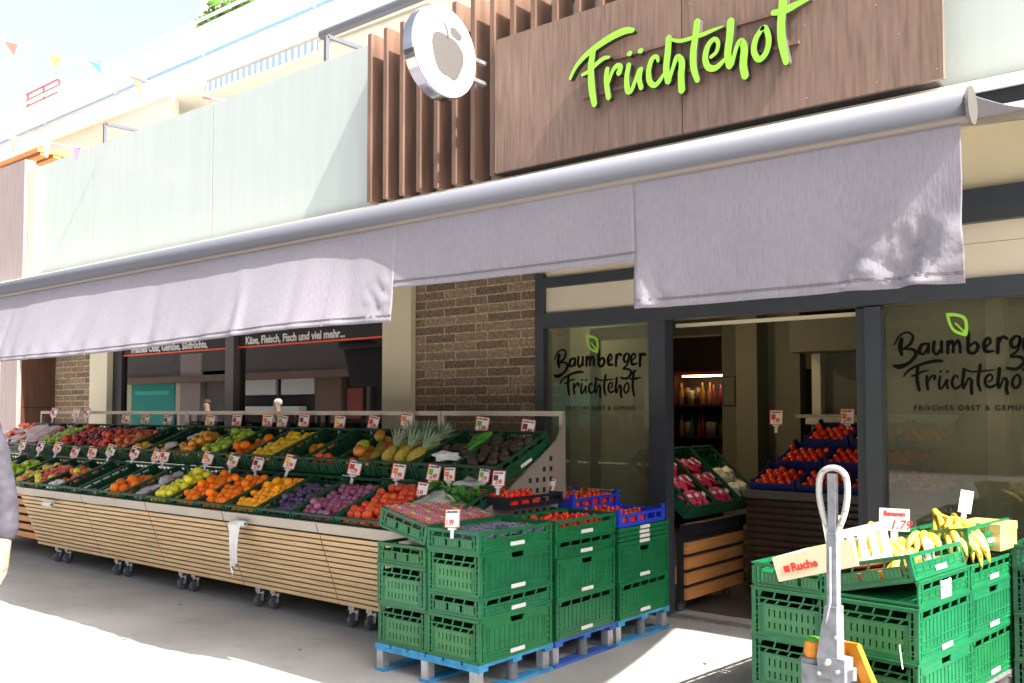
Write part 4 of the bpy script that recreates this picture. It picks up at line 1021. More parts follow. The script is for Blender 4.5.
# second stretch, set back, with orange slats
st2 = thing('fruit_stand', 'far end of the fruit stand with darker orange slats behind the passing arm', 'fruit stand', (0, 0, 0))
for i in range(6):
    z = .22 + i * .085; B(-11.6, -9.42, 4.20 - (z - .2) * .2, 4.225 - (z - .2) * .2, z, z + .055).obj('slat', M['orange_wood'], st2)
B(-11.6, -9.42, 4.24, 4.26, .2, .75).obj('backing', M['black'], st2)
B(-11.6, -9.42, 3.97, 4.02, .70, .765).obj('front_board', M['beige'], st2)
B(-11.6, -9.43, 4.27, 5.1, .2, .24).obj('bottom_tray', M['steel'], st2)
def caster(par, x, y):
    b = MB(); b.box(x - .03, x + .03, y - .03, y + .03, .115, .20); b.bar((x - .02, y, .12), (x - .02, y - .01, .05), .006, .05); b.bar((x + .02, y, .12), (x + .02, y - .01, .05), .006, .05); c = b.obj('caster', M['zinc'], par)
    w = MB(); w.smooth = True; w.lathe([(.02, -.016), (.046, -.016), (.050, -.010), (.050, .010), (.046, .016), (.02, .016)], 18, Matrix.Translation((x, y - .01, .05)) @ RX); w.obj('wheel', M['rubber'], c)
for xj in (-4.89, -5.97, -7.05, -8.13, -9.30):
    caster(st, xj + .085, 4.36); caster(st, xj - .075, 4.34)
    caster(st, xj, 5.0)
caster(st, -3.9, 4.36)

TLT = R_(22)
def stand_T(xc, y, z, Wd, L=.56, H=.13, tilt=TLT):
    """matrix of a tilted crate whose front rim sits at (y, z)"""
    ly = Vector((0, math.cos(tilt), math.sin(tilt))); lz = Vector((0, -math.sin(tilt), math.cos(tilt)))
    O = Vector((xc, y, z)) + ly * L / 2 - lz * H
    return Matrix.Translation(O) @ Matrix.Rotation(tilt, 4, 'X')
LB = [-3.80, -4.26, -4.74, -5.19, -5.58, -5.98, -6.36, -6.74, -7.10, -7.47, -7.86, -8.24, -8.62, -9.00, -9.40, -9.78, -10.16, -10.54, -10.92]
low = [ # key, description, params
 ('leafy', 'bagged salad and green herbs'), ('nectarine', 'nectarines', .8, .2), ('redplum', 'pinkish red plums', .8, .2), ('darkplum', 'dark blue plums', .8, .3),
 ('mandarin', 'yellow orange mandarins', .9, .4), ('orange', 'clementine oranges beside the mandarins', .95, .7), ('orange', 'oranges beside the yellow apples', .95, .8),
 ('golden', 'bright yellow green apples', .9, .3), ('bag', 'net bags of pink fruit'), ('bigorange', 'large deep orange oranges', .6, .1), ('kiwi', 'a few kiwis at the bottom'),
 ('liner', 'a bare white liner'), ('redapple', 'red apples and a crumpled white paper ball', .5, 0), ('redapple', 'red and yellow apples', .8, .2),
 ('pear', 'yellow pears', .7, .1), ('greenapple', 'pale green apples at the far end', .7, .2), ('empty', 'no fruit at the very far end'), ('empty', 'no fruit beyond the passing arm')]
random.seed(11)
def film_bag(T, i, what, grp, h=.055):
    blob('fruit_bag', what, 'bag', T, (.13, .11, h), M['film'], i, .35, grp)
for i, spec in enumerate(low):
    x1, x0 = LB[i], LB[i + 1]; Wd = x1 - x0 - .012; xc = (x0 + x1) / 2
    T = stand_T(xc, 3.955, .815, Wd)
    key, what = spec[0], spec[1]
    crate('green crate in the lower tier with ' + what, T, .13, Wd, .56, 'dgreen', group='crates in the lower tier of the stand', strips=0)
    Wi = Wd - .03; g_ = 'fruit in the lower tier of the stand'
    if key in FR_R:
        lab = 'one of the ' + what + ' in the lower tier' if 'few' not in what else 'kiwi lying at the bottom of a nearly empty lower crate'
        if 'paper ball' in what: lab = 'red apple beside the crumpled white paper ball'
        y1 = .23 if spec[0] not in ('kiwi',) else -.12
        if key == 'kiwi': heap(T, key, lab, what, Wi, -.25, -.12, .012, .3)
        elif 'paper ball' in what: heap(T, key, lab, what, Wi, -.10, .24, .02, .7, .1, mix=('golden', .15))
        elif 'red and yellow' in what: heap(T, key, lab, what, Wi, -.26, .22, .02, .8, .1, mix=('golden', .2))
        elif key == 'bigorange': heap(T, key, lab, what, Wi, -.26, .16, .012, .6, .1)
        elif key in ('pear',): heap(T, key, lab, what, Wi, -.26, .20, .02, .7, 0, mix=('redapple', .12))
        else: heap(T, key, lab, what, Wi, -.265, .25, .028, max(.85, spec[2]), spec[3] * .3)
    if key == 'bag':
        for j in range(2):
            Tb = T @ Matrix.Translation((0, -.14 + .22 * j, .075)); film_bag(Tb, 20 + j, ['clear bag of pink fruit at the front of the lower crate', 'clear bag of pink fruit at the back of the lower crate'][j], 'net bags of pink fruit')
            for q in range(8): put('redplum', Tb @ Matrix.Translation((random.uniform(-.09, .09), random.uniform(-.07, .07), random.uniform(-.02, .02))), 'pink fruit inside the clear bags', 'pink fruit inside the bags')
    if key in ('liner', 'empty', 'kiwi'):
        b = MB(); b.box(-.09, .04 if key != 'empty' else -.01, -.26, .25, .066, .070); lo = link(b.mesh('paper_liner', M['label']), 'paper_liner', None, T @ Matrix.Translation((.05, 0, 0))); tag(lo, 'narrow white paper liner in the crate with ' + what, 'liner', 'paper liners')
    if 'paper ball' in what: blob('paper_ball', 'crumpled white paper ball at the front of the red apple crate', 'paper', T @ Matrix.Translation((-.02, -.20, .085)), (.085, .07, .05), M['paper'], 5, .2)
    if key == 'leafy':
        blob('salad_bag', 'clear bag of salad in the lower right crate', 'bag', T @ Matrix.Translation((-.04, -.05, .11)), (.16, .2, .07), M['film'], 8, .4)
        for q in range(5): pass
        b = MB(); rr = random.Random(4)
        for _ in range(130):
            v = Vector((rr.uniform(-.15, .15), rr.uniform(-.22, .22), rr.uniform(.06, .15))); e = Euler((rr.random() * 6, rr.random() * 6, rr.random() * 6)).to_matrix()
            b.add([v + e @ Vector(q) * .05 for q in ((0, -1, 0), (.5, 0, .1), (0, 1, 0), (-.5, 0, .1))], [(0, 1, 2, 3)])
        tag(link(b.mesh('lettuce', M['leaf']), 'lettuce', None, T), 'loose green lettuce leaves in the lower right crate', 'lettuce')
UB = [-3.80, -4.19, -4.58, -4.97, -5.36, -5.75, -6.14, -6.53, -6.92, -7.31, -7.70, -8.09, -8.48, -8.87, -9.26, -9.65, -10.04, -10.43, -10.82, -11.21, -11.6]
upp = [('avocado', 'dark avocados at the right end', .7, 0), ('darkbag', 'dark fruit, a white bag and greens'), ('pinea', 'pineapples with tall leaves'), ('mango', 'red and green mangoes', .5, 0), ('redpeach', 'a few small red mangoes'),
 ('lowmand', 'hardly any mandarins left'), ('lemon', 'yellow lemons', .6, .1), ('bigm', 'large orange grapefruits'), ('greenapple', 'light green apples', .8, .3), ('persimmon', 'orange persimmons', .8, .5), ('wbags', 'white bags and lemons'),
 ('lemonfew', 'a few yellow lemons'), ('peach', 'a high heap of peaches', .9, .6), ('nectarine', 'a high heap of nectarines', .9, .5), ('darkapple', 'dark red apples', .8, .3), ('nectarine', 'nectarines beside green apples', .7, .3), ('greenapple', 'green apples beside cardboard', .6, 0), ('bag2', 'bagged red apples on a board'), ('bag2', 'bagged red apples at the far end'), ('bag2', 'bagged red apples past the far end')]
def pineapple(label, T, s=1):
    t = thing('pineapple', label, 'pineapple', T=T @ Matrix.Scale(s, 4), group='pineapples in the upper tier')
    b = MB(); b.smooth = False; prof = []; n = 14; vs = []; fs = []; K = 12
    for i in range(K + 1):
        a = i / K; r = .052 * math.sin(math.pi * (.12 + .80 * a)) ** .6; z = a * .16
        for j in range(n):
            th = 2 * math.pi * (j + .5 * (i % 2)) / n; k_ = 1 + .07 * ((i + j) % 2); vs.append((r * k_ * math.cos(th), r * k_ * math.sin(th), z))
    for i in range(K):
        for j in range(n): fs.append((i * n + j, i * n + (j + 1) % n, (i + 1) * n + (j + 1) % n, (i + 1) * n + j))
    fs += [tuple(range(n))[::-1], tuple(K * n + j for j in range(n))]; b.add(vs, fs); b.obj('fruit_body', M['pinebody'], t)
    c = MB()
    for j in range(46):
        lay = j / 46; th = j * 2.4; ln = .155 * (1 - .45 * abs(lay - .5)); out = .8 * (1 - lay) + .12; z0 = .155 + lay * .03
        d = Vector((math.cos(th), math.sin(th), 0)); sd = Vector((-math.sin(th), math.cos(th), 0)); w = .010
        p = [Vector((0, 0, z0)) + d * .012, Vector((0, 0, z0 + ln * .5)) + d * (.012 + ln * .35 * out), Vector((0, 0, z0 + ln * (1 - .2 * out))) + d * (.012 + ln * .9 * out)]
        c.add([p[0] - sd * w, p[0] + sd * w, p[1] + sd * w * .8 + Vector((0, 0, -.003)), p[1], p[1] - sd * w * .8 + Vector((0, 0, -.003)), p[2]], [(0, 1, 2, 3, 4), (2, 5, 3), (3, 5, 4)])
    c.obj('leaf_crown', M['pineleaf'], t)
M['pinebody'] = mat('pineapple_rind', (.50, .33, .03), .6, nscale=60, col2=(.22, .20, .03))
M['pineleaf'] = mat('pineapple_leaf', (.17, .25, .15), .5, noise=.3, nscale=20)
for i, spec in enumerate(upp):
    x1, x0 = UB[i], UB[i + 1]; Wd = x1 - x0 - .010; xc = (x0 + x1) / 2; key, what = spec[0], spec[1]
    T = stand_T(xc, 4.50, 1.145, Wd, .57)
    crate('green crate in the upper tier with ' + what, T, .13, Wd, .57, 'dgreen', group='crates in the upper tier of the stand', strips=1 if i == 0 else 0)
    Wi = Wd - .03
    lab = 'one of the ' + what.replace('a high heap of ', 'heaped ') + ' in the upper tier'
    if key in FR_R:
        y1 = dict(avocado=.2, mango=.22, lemon=.22, greenapple=.25, persimmon=.2, darkapple=.2).get(key, .22)
        if key == 'mango': heap(T, key, lab, what, Wi, -.27, .24, .02, .6, 0)
        else: heap(T, key, lab, what, Wi, -.27, y1 + .03, .028, max(.8, spec[2]), spec[3] * .4)
    elif key == 'redpeach': heap(T, 'nectarine', 'small red fruit at the front of the nearly empty crate', what, Wi, -.27, -.1, .02, .6)
    elif key == 'lowmand': heap(T, 'mandarin', 'mandarin left in the nearly empty upper crate', what, Wi, -.05, .2, .012, 0, 0, drop=.5)
    elif key == 'bigm': heap(T, 'bigorange', 'large orange in the upper crate beside the lemons', what, Wi, -.27, .2, .02, .5, 0, mix=('persimmon', .3))
    elif key == 'lemonfew': heap(T, 'lemon', 'lemon in the front of the upper crate beside the peaches', what, Wi, -.27, .0, .02, .4)
    elif key == 'wbags':
        heap(T, 'lemon', 'lemon beside the white bags in the upper tier', what, Wi, -.27, -.05, .02, .3, 0, drop=.4)
        for j in range(2): blob('vegetable_bag', ['white bag lying in front in the upper tier', 'white bag lying behind in the upper tier'][j], 'bag', T @ Matrix.Translation((-.05 + .1 * j, -.08 + .2 * j, .08)), (.09, .07, .035), M['paper'], 40 + j, .3)
    elif key == 'bag2':
        heap(T, 'redapple', 'red apple inside or beside the clear bags at the far end', 'apples at the far end', Wi, -.22, .24, .03, .7, .2)
        blob('fruit_bag', 'clear bag with ' + what, 'bag', T @ Matrix.Translation((0, -.05, .13)), (.15, .2, .06), M['film'], 60 + i, .4)
    elif key == 'pine':
        for j in range(3): pineapple(['small pineapple lying in front right of the crate', 'small pineapple lying mid crate', 'small pineapple lying at the back of the crate'][j], T @ Matrix.Translation((-.11 + .1 * j, -.22 + .11 * j, .10)) @ Matrix.Rotation(R_(-50), 4, 'X') @ Matrix.Rotation(R_(18), 4, 'Y'), .92)
    elif key == 'pinea':
        for j in range(6):
            pineapple('pineapple %s of the front group with tall grey green leaves' % ('leftmost', 'second from the left', 'third from the left', 'leftmost in the rear row', 'middle in the rear row', 'rightmost in the rear row')[j].replace('rear row', 'rear row') if j < 3 else 'pineapple %s of the group with tall leaves' % ('leftmost in the rear row', 'middle in the rear row', 'rightmost in the rear row')[j - 3], T @ Matrix.Translation((-.12 + .12 * (j % 3), -.24 + .15 * (j // 3), .085)) @ Matrix.Rotation(R_(-64), 4, 'X') @ Matrix.Rotation(R_(-4 + 9 * (j % 3)), 4, 'Y'), 1.0)
    elif key == 'darkbag':
        heap(T, 'avocado', 'dark avocado in the crate with the white bag', what, Wi, -.25, .2, .02, .2)
        blob('carrier_bag', 'small white and blue printed bag on the dark fruit', 'bag', T @ Matrix.Translation((.02, -.14, .12)), (.10, .05, .035), M['paper'], 77, .4)
        blob('herb_bunch', 'bunch of bright green vegetables in the upper right crate', 'vegetables', T @ Matrix.Translation((.10, .10, .12)), (.05, .12, .04), M['leaf'], 78, .5)

# tags: (u, v of the card centre, description) on the planes in front of each tier
def tags(lst, y, zs, what, sc=1.0, lean=.25, fmt=None):
    for n_, (u, v) in enumerate(lst):
        p = on_y(u, v, y); f_ = fmt[n_]
        price_tag(f_, (p.x, p.y, p.z - .05 * sc), rz=random.uniform(.15, .5), lean=lean, roll=random.uniform(.04, .22), sc=sc * 1.15)
lowdesc = ['behind the passing arm', 'over the empty far crate', 'over the green apples far along', 'over the pears', 'over the empty crate by the pears', 'over the red and yellow apples', 'over the white paper ball', 'over the bare liner', 'over the kiwis', 'over the large oranges', 'above the yellow green apples', 'above the oranges by the apples', 'above the clementines', 'above the mandarins', 'above the red plums', 'above the nectarines', 'above the salad']
tags([(3, 442), (21, 445), (39, 446), (56, 447), (73, 452), (91, 452), (109, 450), (133, 452), (154, 455), (163, 456), (206, 458), (231, 460), (256, 464), (288, 462), (353, 468), (397, 472), (432, 473)], 4.47, 0, '', 1.0, .30, ['price tag clipped to the upper tier rim ' + d for d in lowdesc])
updesc = ['by the brown pier at the far end', 'in front of the far brick wall', 'beside the far cream column', 'left of the window mullion', 'second behind the peaches', 'behind the white bags', 'behind the persimmons', 'behind the light green apples', 'with two cards behind the grapefruits', 'beside the paired cards', 'behind the lemons', 'behind the empty crate', 'behind the mangoes', 'half hidden by pineapple leaves', 'behind the dark bagged fruit', 'at the right end behind the avocados']
tags([(53, 413), (75, 413), (86, 413), (125, 419), (144, 420), (166, 421), (209, 421), (236, 421), (267, 421), (281, 422), (303, 421), (339, 423), (372, 423), (406, 420), (481, 425), (527, 428)], 5.08, 0, '', 1.0, .12, ['price tag standing at the rear rail ' + d for d in updesc])

# plastic bag roll on the front
for (u, v, lab) in ((238, 523, 'roll of thin plastic bags hanging off the stand front in a long tail'), (47, 504, 'short roll of plastic bags fixed to the far part of the stand')):
    p = on_y(u, v, 3.90)
    t = thing('bag_roll', lab, 'bag roll', (p.x, 3.90, p.z), group='plastic bag rolls')
    b = MB(); b.smooth = True; b.tube([(-.075, 0, 0), (.085, 0, 0)], .022, 16); b.obj('roll', M['label'], t)
    b = MB(); b.tube([(.083, 0, 0), (.0865, 0, 0)], .009, 10); b.obj('roll_core', M['black'], t)
    b = MB(); b.tube([(-.08, .01, -.0), (-.08, .035, .03), (.09, .035, .03), (.09, .01, 0)], .003, 6); b.obj('wire_holder', M['zinc'], t)
    if u > 200:
        b = MB(); vs = []; fs = []; n_ = 14; m_ = 9
        for j in range(n_ + 1):
            s_ = j / n_; w_ = .075 * (1 - .55 * s_)
            for i in range(m_ + 1):
                q = i / m_ * 2 - 1
                tail = .02 * math.sin(i * 2.1) * s_ + (.06 if i in (1, 2) else 0) * (s_ > .9)
                vs.append((q * w_ - .02 + .01 * s_, -.022 + .012 * math.sin(i * 2.4 + j * .3) * (.3 + s_), -.30 * s_ - tail))
        for j in range(n_):
            for i in range(m_): a = j * (m_ + 1) + i; fs.append((a, a + 1, a + m_ + 2, a + m_ + 1))
        b.smooth = True; b.add(vs, fs); o = b.obj('hanging_bags', M['plbag'] if 'plbag' in M else mat('milky_plastic_bag', (.72, .72, .70), .35, bump=.3), t); md = o.modifiers.new('th', 'SOLIDIFY'); md.thickness = .0015
# ================================================================== PALLETS AND CRATE STACKS BY THE DOOR
def pallet(label, x, y, m, rz=0, z=0, X=.80, Y=.655, G=None):
    T = (G or Matrix.Identity(4)) @ Matrix.Translation((x, y, z)) @ Matrix.Rotation(rz, 4, 'Z')
    t = thing('half_pallet', label, 'pallet', T=T, group='small pallets under the crates')
    for i in range(6):
        w = X / 6 - .022; xx = -X / 2 + (w + .0264) * i; B(xx, xx + w, -Y / 2, Y / 2, .14, .157).obj('deck_board', m, t)
    for yy in (-Y / 2, -.04, Y / 2 - .08): B(-X / 2, X / 2, yy + .002, yy + .078, .118, .1395).obj('cross_board', m, t)
    for xx in (-X / 2, -.04, X / 2 - .08):
        B(xx + .001, xx + .079, -Y / 2, Y / 2, .0, .018).obj('runner', m, t)
        for yy in (-Y / 2 + .003, Y / 2 - .073):
            b = MB(); b.box(xx + .012, xx + .062, yy, yy + .055, .018, .118)
            for q in range(3): b.box(xx + .062, xx + .0635, yy + .008 + q * .02, yy + .014 + q * .02, .03, .108); b.box(xx + .015 + q * .016, xx + .021 + q * .016, yy - .0015, yy, .03, .108)
            b.obj('metal_foot', M['zinc'], t)
        MB().lathe([(.034, .018), (.030, .118)], 14, Matrix.Translation((xx + .04, 0, 0))).obj('centre_block', M['rubber'], t)
    return t
pallet('light blue half pallet nearest the kerb side of the crate stacks', -3.655, 4.03, M['palletblue'])
pallet('violet blue half pallet in the middle of the crate stacks', -3.655, 4.705, M['palletdark'])
pallet('light blue half pallet nearest the shop doorway', -3.655, 5.38, M['palletblue'])
LH, SH = .233, .115
def TT(x, y, z, rz=0): return Matrix.Translation((x, y, z)) @ Matrix.Rotation(rz + random.uniform(-.014, .014), 4, 'Z')
def stack(x, y, z, seq, where, G=None, m='green', grp='green crates stacked by the door', Wd=.392, L=.635, jit=0):
    names = {'L': 'tall', 'S': 'shallow', 'F': 'folded flat'}
    n = len(seq); out = []
    for i, k_ in enumerate(seq):
        H = {'L': LH, 'S': SH, 'F': .030}[k_]
        order = 'bottom' if i == 0 else ('topmost' if i == n - 1 else ('second from bottom', 'third from bottom', 'fourth from bottom', 'fifth from bottom', 'sixth from bottom')[i - 1])
        T = (G or Matrix.Identity(4)) @ TT(x + random.uniform(-.003, .003), y + random.uniform(-.006, .006), z)
        lab = f'{names[k_]} green crate, {order} in the {where}'
        if k_ == 'F':
            t = thing('folded_crate', lab, 'crate', T=T, group=grp); B(-Wd / 2, Wd / 2, -L / 2, L / 2, .001, .027).obj('folded_body', M[m], t)
            link(LABEL_ME, 'label_strip', t, Matrix.Translation((Wd / 2 , 0, -.014)) @ Matrix.Rotation(math.pi / 2, 4, 'Z') @ Matrix.Translation((0, .0045, 0)))
        else: crate(lab, T, H, Wd, L, m, group=grp)
        out.append((T, H)); z += H + .0005
    return out, z
Z0 = .1575
near, zn = stack(-3.452, 4.03, Z0, 'LSLS', 'front right stack below the blueberries')
fl, zf = stack(-3.852, 4.03, Z0, 'LLS', 'front left stack below the raspberries')
mid, zm = stack(-3.452, 4.705, Z0, 'LLSS', 'middle right stack of the door pallets')
mdl, zml = stack(-3.852, 4.705, Z0, 'LLSS', 'stack under the black tray')
bk, zb = stack(-3.452, 5.38, Z0, 'LLFFFF', 'stack nearest the doorway')
bkl, zbl = stack(-3.852, 5.38, Z0, 'LLS', 'stack under two blue trays')
# tilted raspberry crate
rt = R_(-0)
Tr = Matrix.Translation((-3.662, 4.02, zf + .012)) @ Matrix.Rotation(R_(12), 4, 'Y') @ Matrix.Translation((-.192, 0, 0))
crate('shallow green crate of raspberries lying tilted on the front left stack', Tr, SH, .385, .62, 'green', group='green crates stacked by the door')
M['rasp'] = mat('raspberry_red', (.42, .01, .05), .5, nscale=60, col2=(.62, .04, .10), bump=.6, bscale=90)
M['blueb'] = mat('blueberry_blue', (.02, .025, .08), .5, nscale=60, col2=(.08, .10, .20), bump=.6, bscale=90)
M['strawm'] = mat('strawberry_red', (.62, .012, .01), .4, nscale=50, col2=(.85, .06, .02), bump=.6, bscale=80)
M['yel'] = mat('yellow_sticker', (.85, .62, .01), .5)
M['tray'] = mat('clear_tray', (.6, .6, .62), .1, alpha=.16)
def punnet_meshes():
    b = MB(); b.add([(-.05, -.042, 0), (.05, -.042, 0), (.05, .042, 0), (-.05, .042, 0), (-.058, -.05, .05), (.058, -.05, .05), (.058, .05, .05), (-.058, .05, .05)], [(0, 1, 2, 3), (0, 1, 5, 4), (1, 2, 6, 5), (2, 3, 7, 6), (3, 0, 4, 7)])
    tray = b.mesh('tray', M['tray'])
    rr = random.Random(2); b = MB(); b.smooth = True
    for i in range(6):
        for j in range(5):
            c = Vector((-.045 + .018 * i + rr.uniform(-.003, .003), -.036 + .018 * j, .038 + rr.uniform(-.003, .006)))
            b.lathe([(.001, -.009), (.008, -.006), (.010, 0), (.007, .007), (.001, .009)], 7, Matrix.Translation(c))
    b.box(-.048, .048, -.04, .04, .004, .034)
    lid = MB().box(-.057, .057, -.049, .049, .0535, .0545).mesh('film_lid', M['filmclear'])
    stk = MB().lathe([(.022, .0552), (.022, .0560)], 18).mesh('sticker', M['yel'])
    return tray, b, lid, stk
trayM, fb, lidM, stkM = punnet_meshes()
fbm = {k_: fb.mesh('berries', M[k_]) for k_ in ('rasp', 'blueb', 'strawm')}
def punnet(T, k_, label, group, lid=True, sticker=False):
    t = thing('punnet', label, 'punnet', T=T, group=group); link(trayM, 'tray', t); tag(link(fbm[k_], 'berries', t), kind='stuff')
    if lid: link(lidM, 'film_lid', t)
    if sticker: link(stkM, 'sticker', t, Matrix.Scale(.55, 4, (0, 1, 0)) )
for i in range(3):
    for j in range(5): punnet(Tr @ Matrix.Translation((-.122 + .122 * i, -.24 + .118 * j, .070)), 'rasp', 'punnet of raspberries with a yellow sticker in the tilted crate', 'raspberry punnets', True, True)
Tn = near[-1][0]
for i in range(3):
    for j in range(5):
        if (i, j) in ((0, 0),): continue
        punnet(Tn @ Matrix.Translation((-.122 + .122 * i, -.225 + .112 * j, .045 + (.03 if (i, j) == (2, 2) else 0))), 'blueb', 'clear punnet of blueberries in the front right crate' if (i, j) != (2, 2) else 'raised clear punnet of blueberries standing above the others', 'blueberry punnets')
random.seed(21)
heap(mid[-1][0], 'strawberry', 'strawberry in the green crate on the middle stack', 'strawberries in the middle green crate', .33, -.25, .25, .055, .3, 0, drop=.4)
f = B(-.17, .17, -.28, .28, .01, .055).mesh('cushion', M['strawm']); tag(link(f, 'strawberry_layer', None, mid[-1][0]), 'layer of strawberries filling the green middle crate', 'strawberries', kind='stuff')
# black crate with strawberries, blue crates with tomatoes
def low_tray(label, T, m, posts=.0, Wd=.38, L=.58, H=.085, grp='low fruit trays'):
    t = thing('fruit_tray', label, 'tray', T=T, group=grp); mm = M[m]
    B(-Wd / 2, Wd / 2, -L / 2, L / 2, .0, .006).obj('base', mm, t)
    for s in (-1, 1):
        for ax in 'xy':
            b = MB(); w = L if ax == 'x' else Wd
            def bx(a0, a1, z0, z1, th=.008):
                if ax == 'x': b.box(*sorted((s * Wd / 2, s * (Wd / 2 - th))), a0, a1, z0, z1)
                else: b.box(a0, a1, *sorted((s * L / 2, s * (L / 2 - th))), z0, z1)
            e = 0 if ax == 'x' else .0085
            bx(-w / 2 + e, w / 2 - e, .006, .026); bx(-w / 2 + e, w / 2 - e, H - .018, H)
            n_ = 5 if ax == 'x' else 4
            for i in range(n_ + 1):
                c_ = -w / 2 + .01 + e + (w - .02 - 2 * e) * i / n_; bx(c_ - .009, c_ + .009, .026, H - .018)
            bx(-w / 2 + .02, w / 2 - .02, .0262, H - .0182, .002) if ax == 'y' else None
            b.obj('side_wall', mm, t)
    if posts:
        for sx in (-1, 1):
            for sy in (-1, 1):
                b = MB(); x0 = sx * (Wd / 2 + .001); y0 = sy * (L / 2 + .001)
                b.prism([(0, 0), (.05, 0), (.03, H + posts), (0, H + posts)], lambda p: (x0, y0 - sy * p[0], p[1]), lambda p: (x0 - sx * .012, y0 - sy * p[0], p[1]))
                b.prism([(0.0125, 0), (.05, 0), (.03, H + posts), (.0125, H + posts)], lambda p: (x0 - sx * p[0], y0, p[1]), lambda p: (x0 - sx * p[0], y0 - sy * .012, p[1]))
                b.obj('corner_post', mm, t)
    return t
Tk = Matrix.Translation((-3.83, 4.70, zml + .035)) @ Matrix.Rotation(R_(2), 4, 'Z')
low_tray('black plastic tray of strawberries behind the raspberry crate', Tk, 'blackp', .0, .375, .59, .075)
tag(link(B(-.17, .17, -.28, .05, .007, .045).mesh('layer', M['strawm']), 'strawberry_layer', None, Tk), 'mass of strawberries in the black tray', 'strawberries', kind='stuff')
heap(Tk, 'strawberry', 'strawberry in the black tray', 'strawberries in the black tray', .34, -.28, .06, .040, .6, .15)
tag(link(B(-.15, -.02, .10, .24, .007, .04).mesh('bl', M['blue']), 'blue_box', None, Tk), 'small blue punnet box inside the black tray', 'box')
T1 = Matrix.Translation((-3.855, 5.38, zbl + .002)); T2 = Matrix.Translation((-3.845, 5.39, zbl + .085)) @ Matrix.Rotation(R_(2), 4, 'Z'); T3 = Matrix.Translation((-3.452, 5.36, zb + .002)) @ Matrix.Rotation(R_(1), 4, 'Z')
for T, lab in ((T1, 'blue tray of tomatoes, the under one of the rear pair'), (T2, 'blue tray of tomatoes, on top of the rear pair'), (T3, 'bright blue tray of cherry tomatoes nearest the doorway')):
    low_tray(lab, T, 'blue', .032, .385, .60, .082, 'blue tomato trays')
random.seed(22)
heap(T2, 'cherrytomato', 'cherry tomato in the upper blue tray of the rear pair', 'cherry tomatoes in the upper rear tray', .34, -.27, .27, .062, .15, 0, drop=.3)
tag(link(B(-.17, .17, -.27, .27, .007, .068).mesh('layer', M['strawm']), 'tomato_layer', None, T2), 'red mass of small tomatoes in the upper blue tray', 'tomatoes', kind='stuff')
heap(T3, 'cherrytomato', 'cherry tomato in the blue tray nearest the doorway', 'cherry tomatoes in the doorway tray', .34, -.27, .06, .055, .3, 0)
tag(link(B(-.17, .17, -.27, .06, .007, .06).mesh('layer', M['strawm']), 'tomato_layer', None, T3), 'red mass of small tomatoes in the doorway tray', 'tomatoes', kind='stuff')
# middle-left overlap: another blue tray peeking between
T4 = Matrix.Translation((-3.47, 4.98, zm - .03)); 
# tags on this stack
for (u, v, y, lab, pr, pic, s_) in ((452, 518, 3.70, 'large white tag marked 1.99 clipped to the raspberry crate', '1.99', False, 1.05), (421, 489, 4.30, 'tag standing behind the raspberry crate', '2.49', False, .95), (449, 474, 4.45, 'tag leaning before the bagged salad', '3.99', True, .95), (483, 475, 4.50, 'tag left of the pair by the green vegetables', '1.99', True, .9), (498, 478, 4.42, 'tag with a tomato picture above the black tray', '2.49', True, 1.0), (548, 484, 5.0, 'tag in front of the perforated end plate', '3.99', True, 1.0)):
    p = on_y(u, v, y); price_tag('price ' + lab, (p.x, p.y, p.z - .05 * s_), rz=.2, lean=.2, roll=random.uniform(-.1, .15), sc=s_, price=pr, pic=pic, group='price tags on the stacked crates')
blob('vegetable_bag', 'film bag of green vegetables behind the raspberry crate', 'bag', Matrix.Translation((-4.05, 4.55, 1.0)), (.16, .12, .07), M['film'], 91, .4)
b = MB(); rr = random.Random(9)
for _ in range(150):
    v = Vector((rr.uniform(-.26, .26), rr.uniform(-.08, .10), rr.uniform(-.05, .06))); e = Euler((rr.random() * 6, rr.random() * 6, rr.random() * 6)).to_matrix()
    b.add([v + e @ Vector(q) * .05 for q in ((0, -1, 0), (.4, 0, .1), (0, 1, 0), (-.4, 0, .1))], [(0, 1, 2, 3)])
M['bright_leaf'] = mat('bright_salad_green', (.16, .42, .03), .5, noise=.4, nscale=15)
tag(link(b.mesh('salad', M['bright_leaf']), 'salad_bunch', None, Matrix.Translation((-4.12, 4.52, .97))), 'bright green salad bunch behind the black tray', 'salad')

# ================================================================== CAULIFLOWER STAND IN THE DOORWAY
ds = thing('doorway_stand', 'low stand with orange slats and a dark board just inside the doorway', 'fruit stand', (0, 0, 0))
for i in range(4): B(-3.37, -3.345, 6.12, 7.12, .11 + i * .112, .192 + i * .112).obj('slat', M['orange_wood'], ds)
B(-3.43, -3.372, 6.12, 7.12, .10, .574).obj('backing', M['black'], ds); B(-3.401, -3.34, 6.12, 7.12, .575, .66).obj('front_board', M['blackp'], ds)
B(-4.2, -3.43, 6.14, 7.12, .12, .16).obj('bottom_tray', M['steel'], ds)
for y in (6.25, 7.02): caster(ds, -3.47, y)
Rt = R_(41)
def side_T(xf, yc, z, L=.62, H=.13, tilt=Rt):
    T = Matrix.Rotation(math.pi / 2, 4, 'Z') @ Matrix.Rotation(tilt, 4, 'X')
    O = Vector((xf, yc, z)) + (T @ Vector((0, L / 2, -H, 0))).to_3d()
    return Matrix.Translation(O) @ T
caul = []
M['curd'] = mat('cauliflower_curd', (.70, .64, .44), .8, noise=.12, nscale=40, bump=.9, bscale=50)
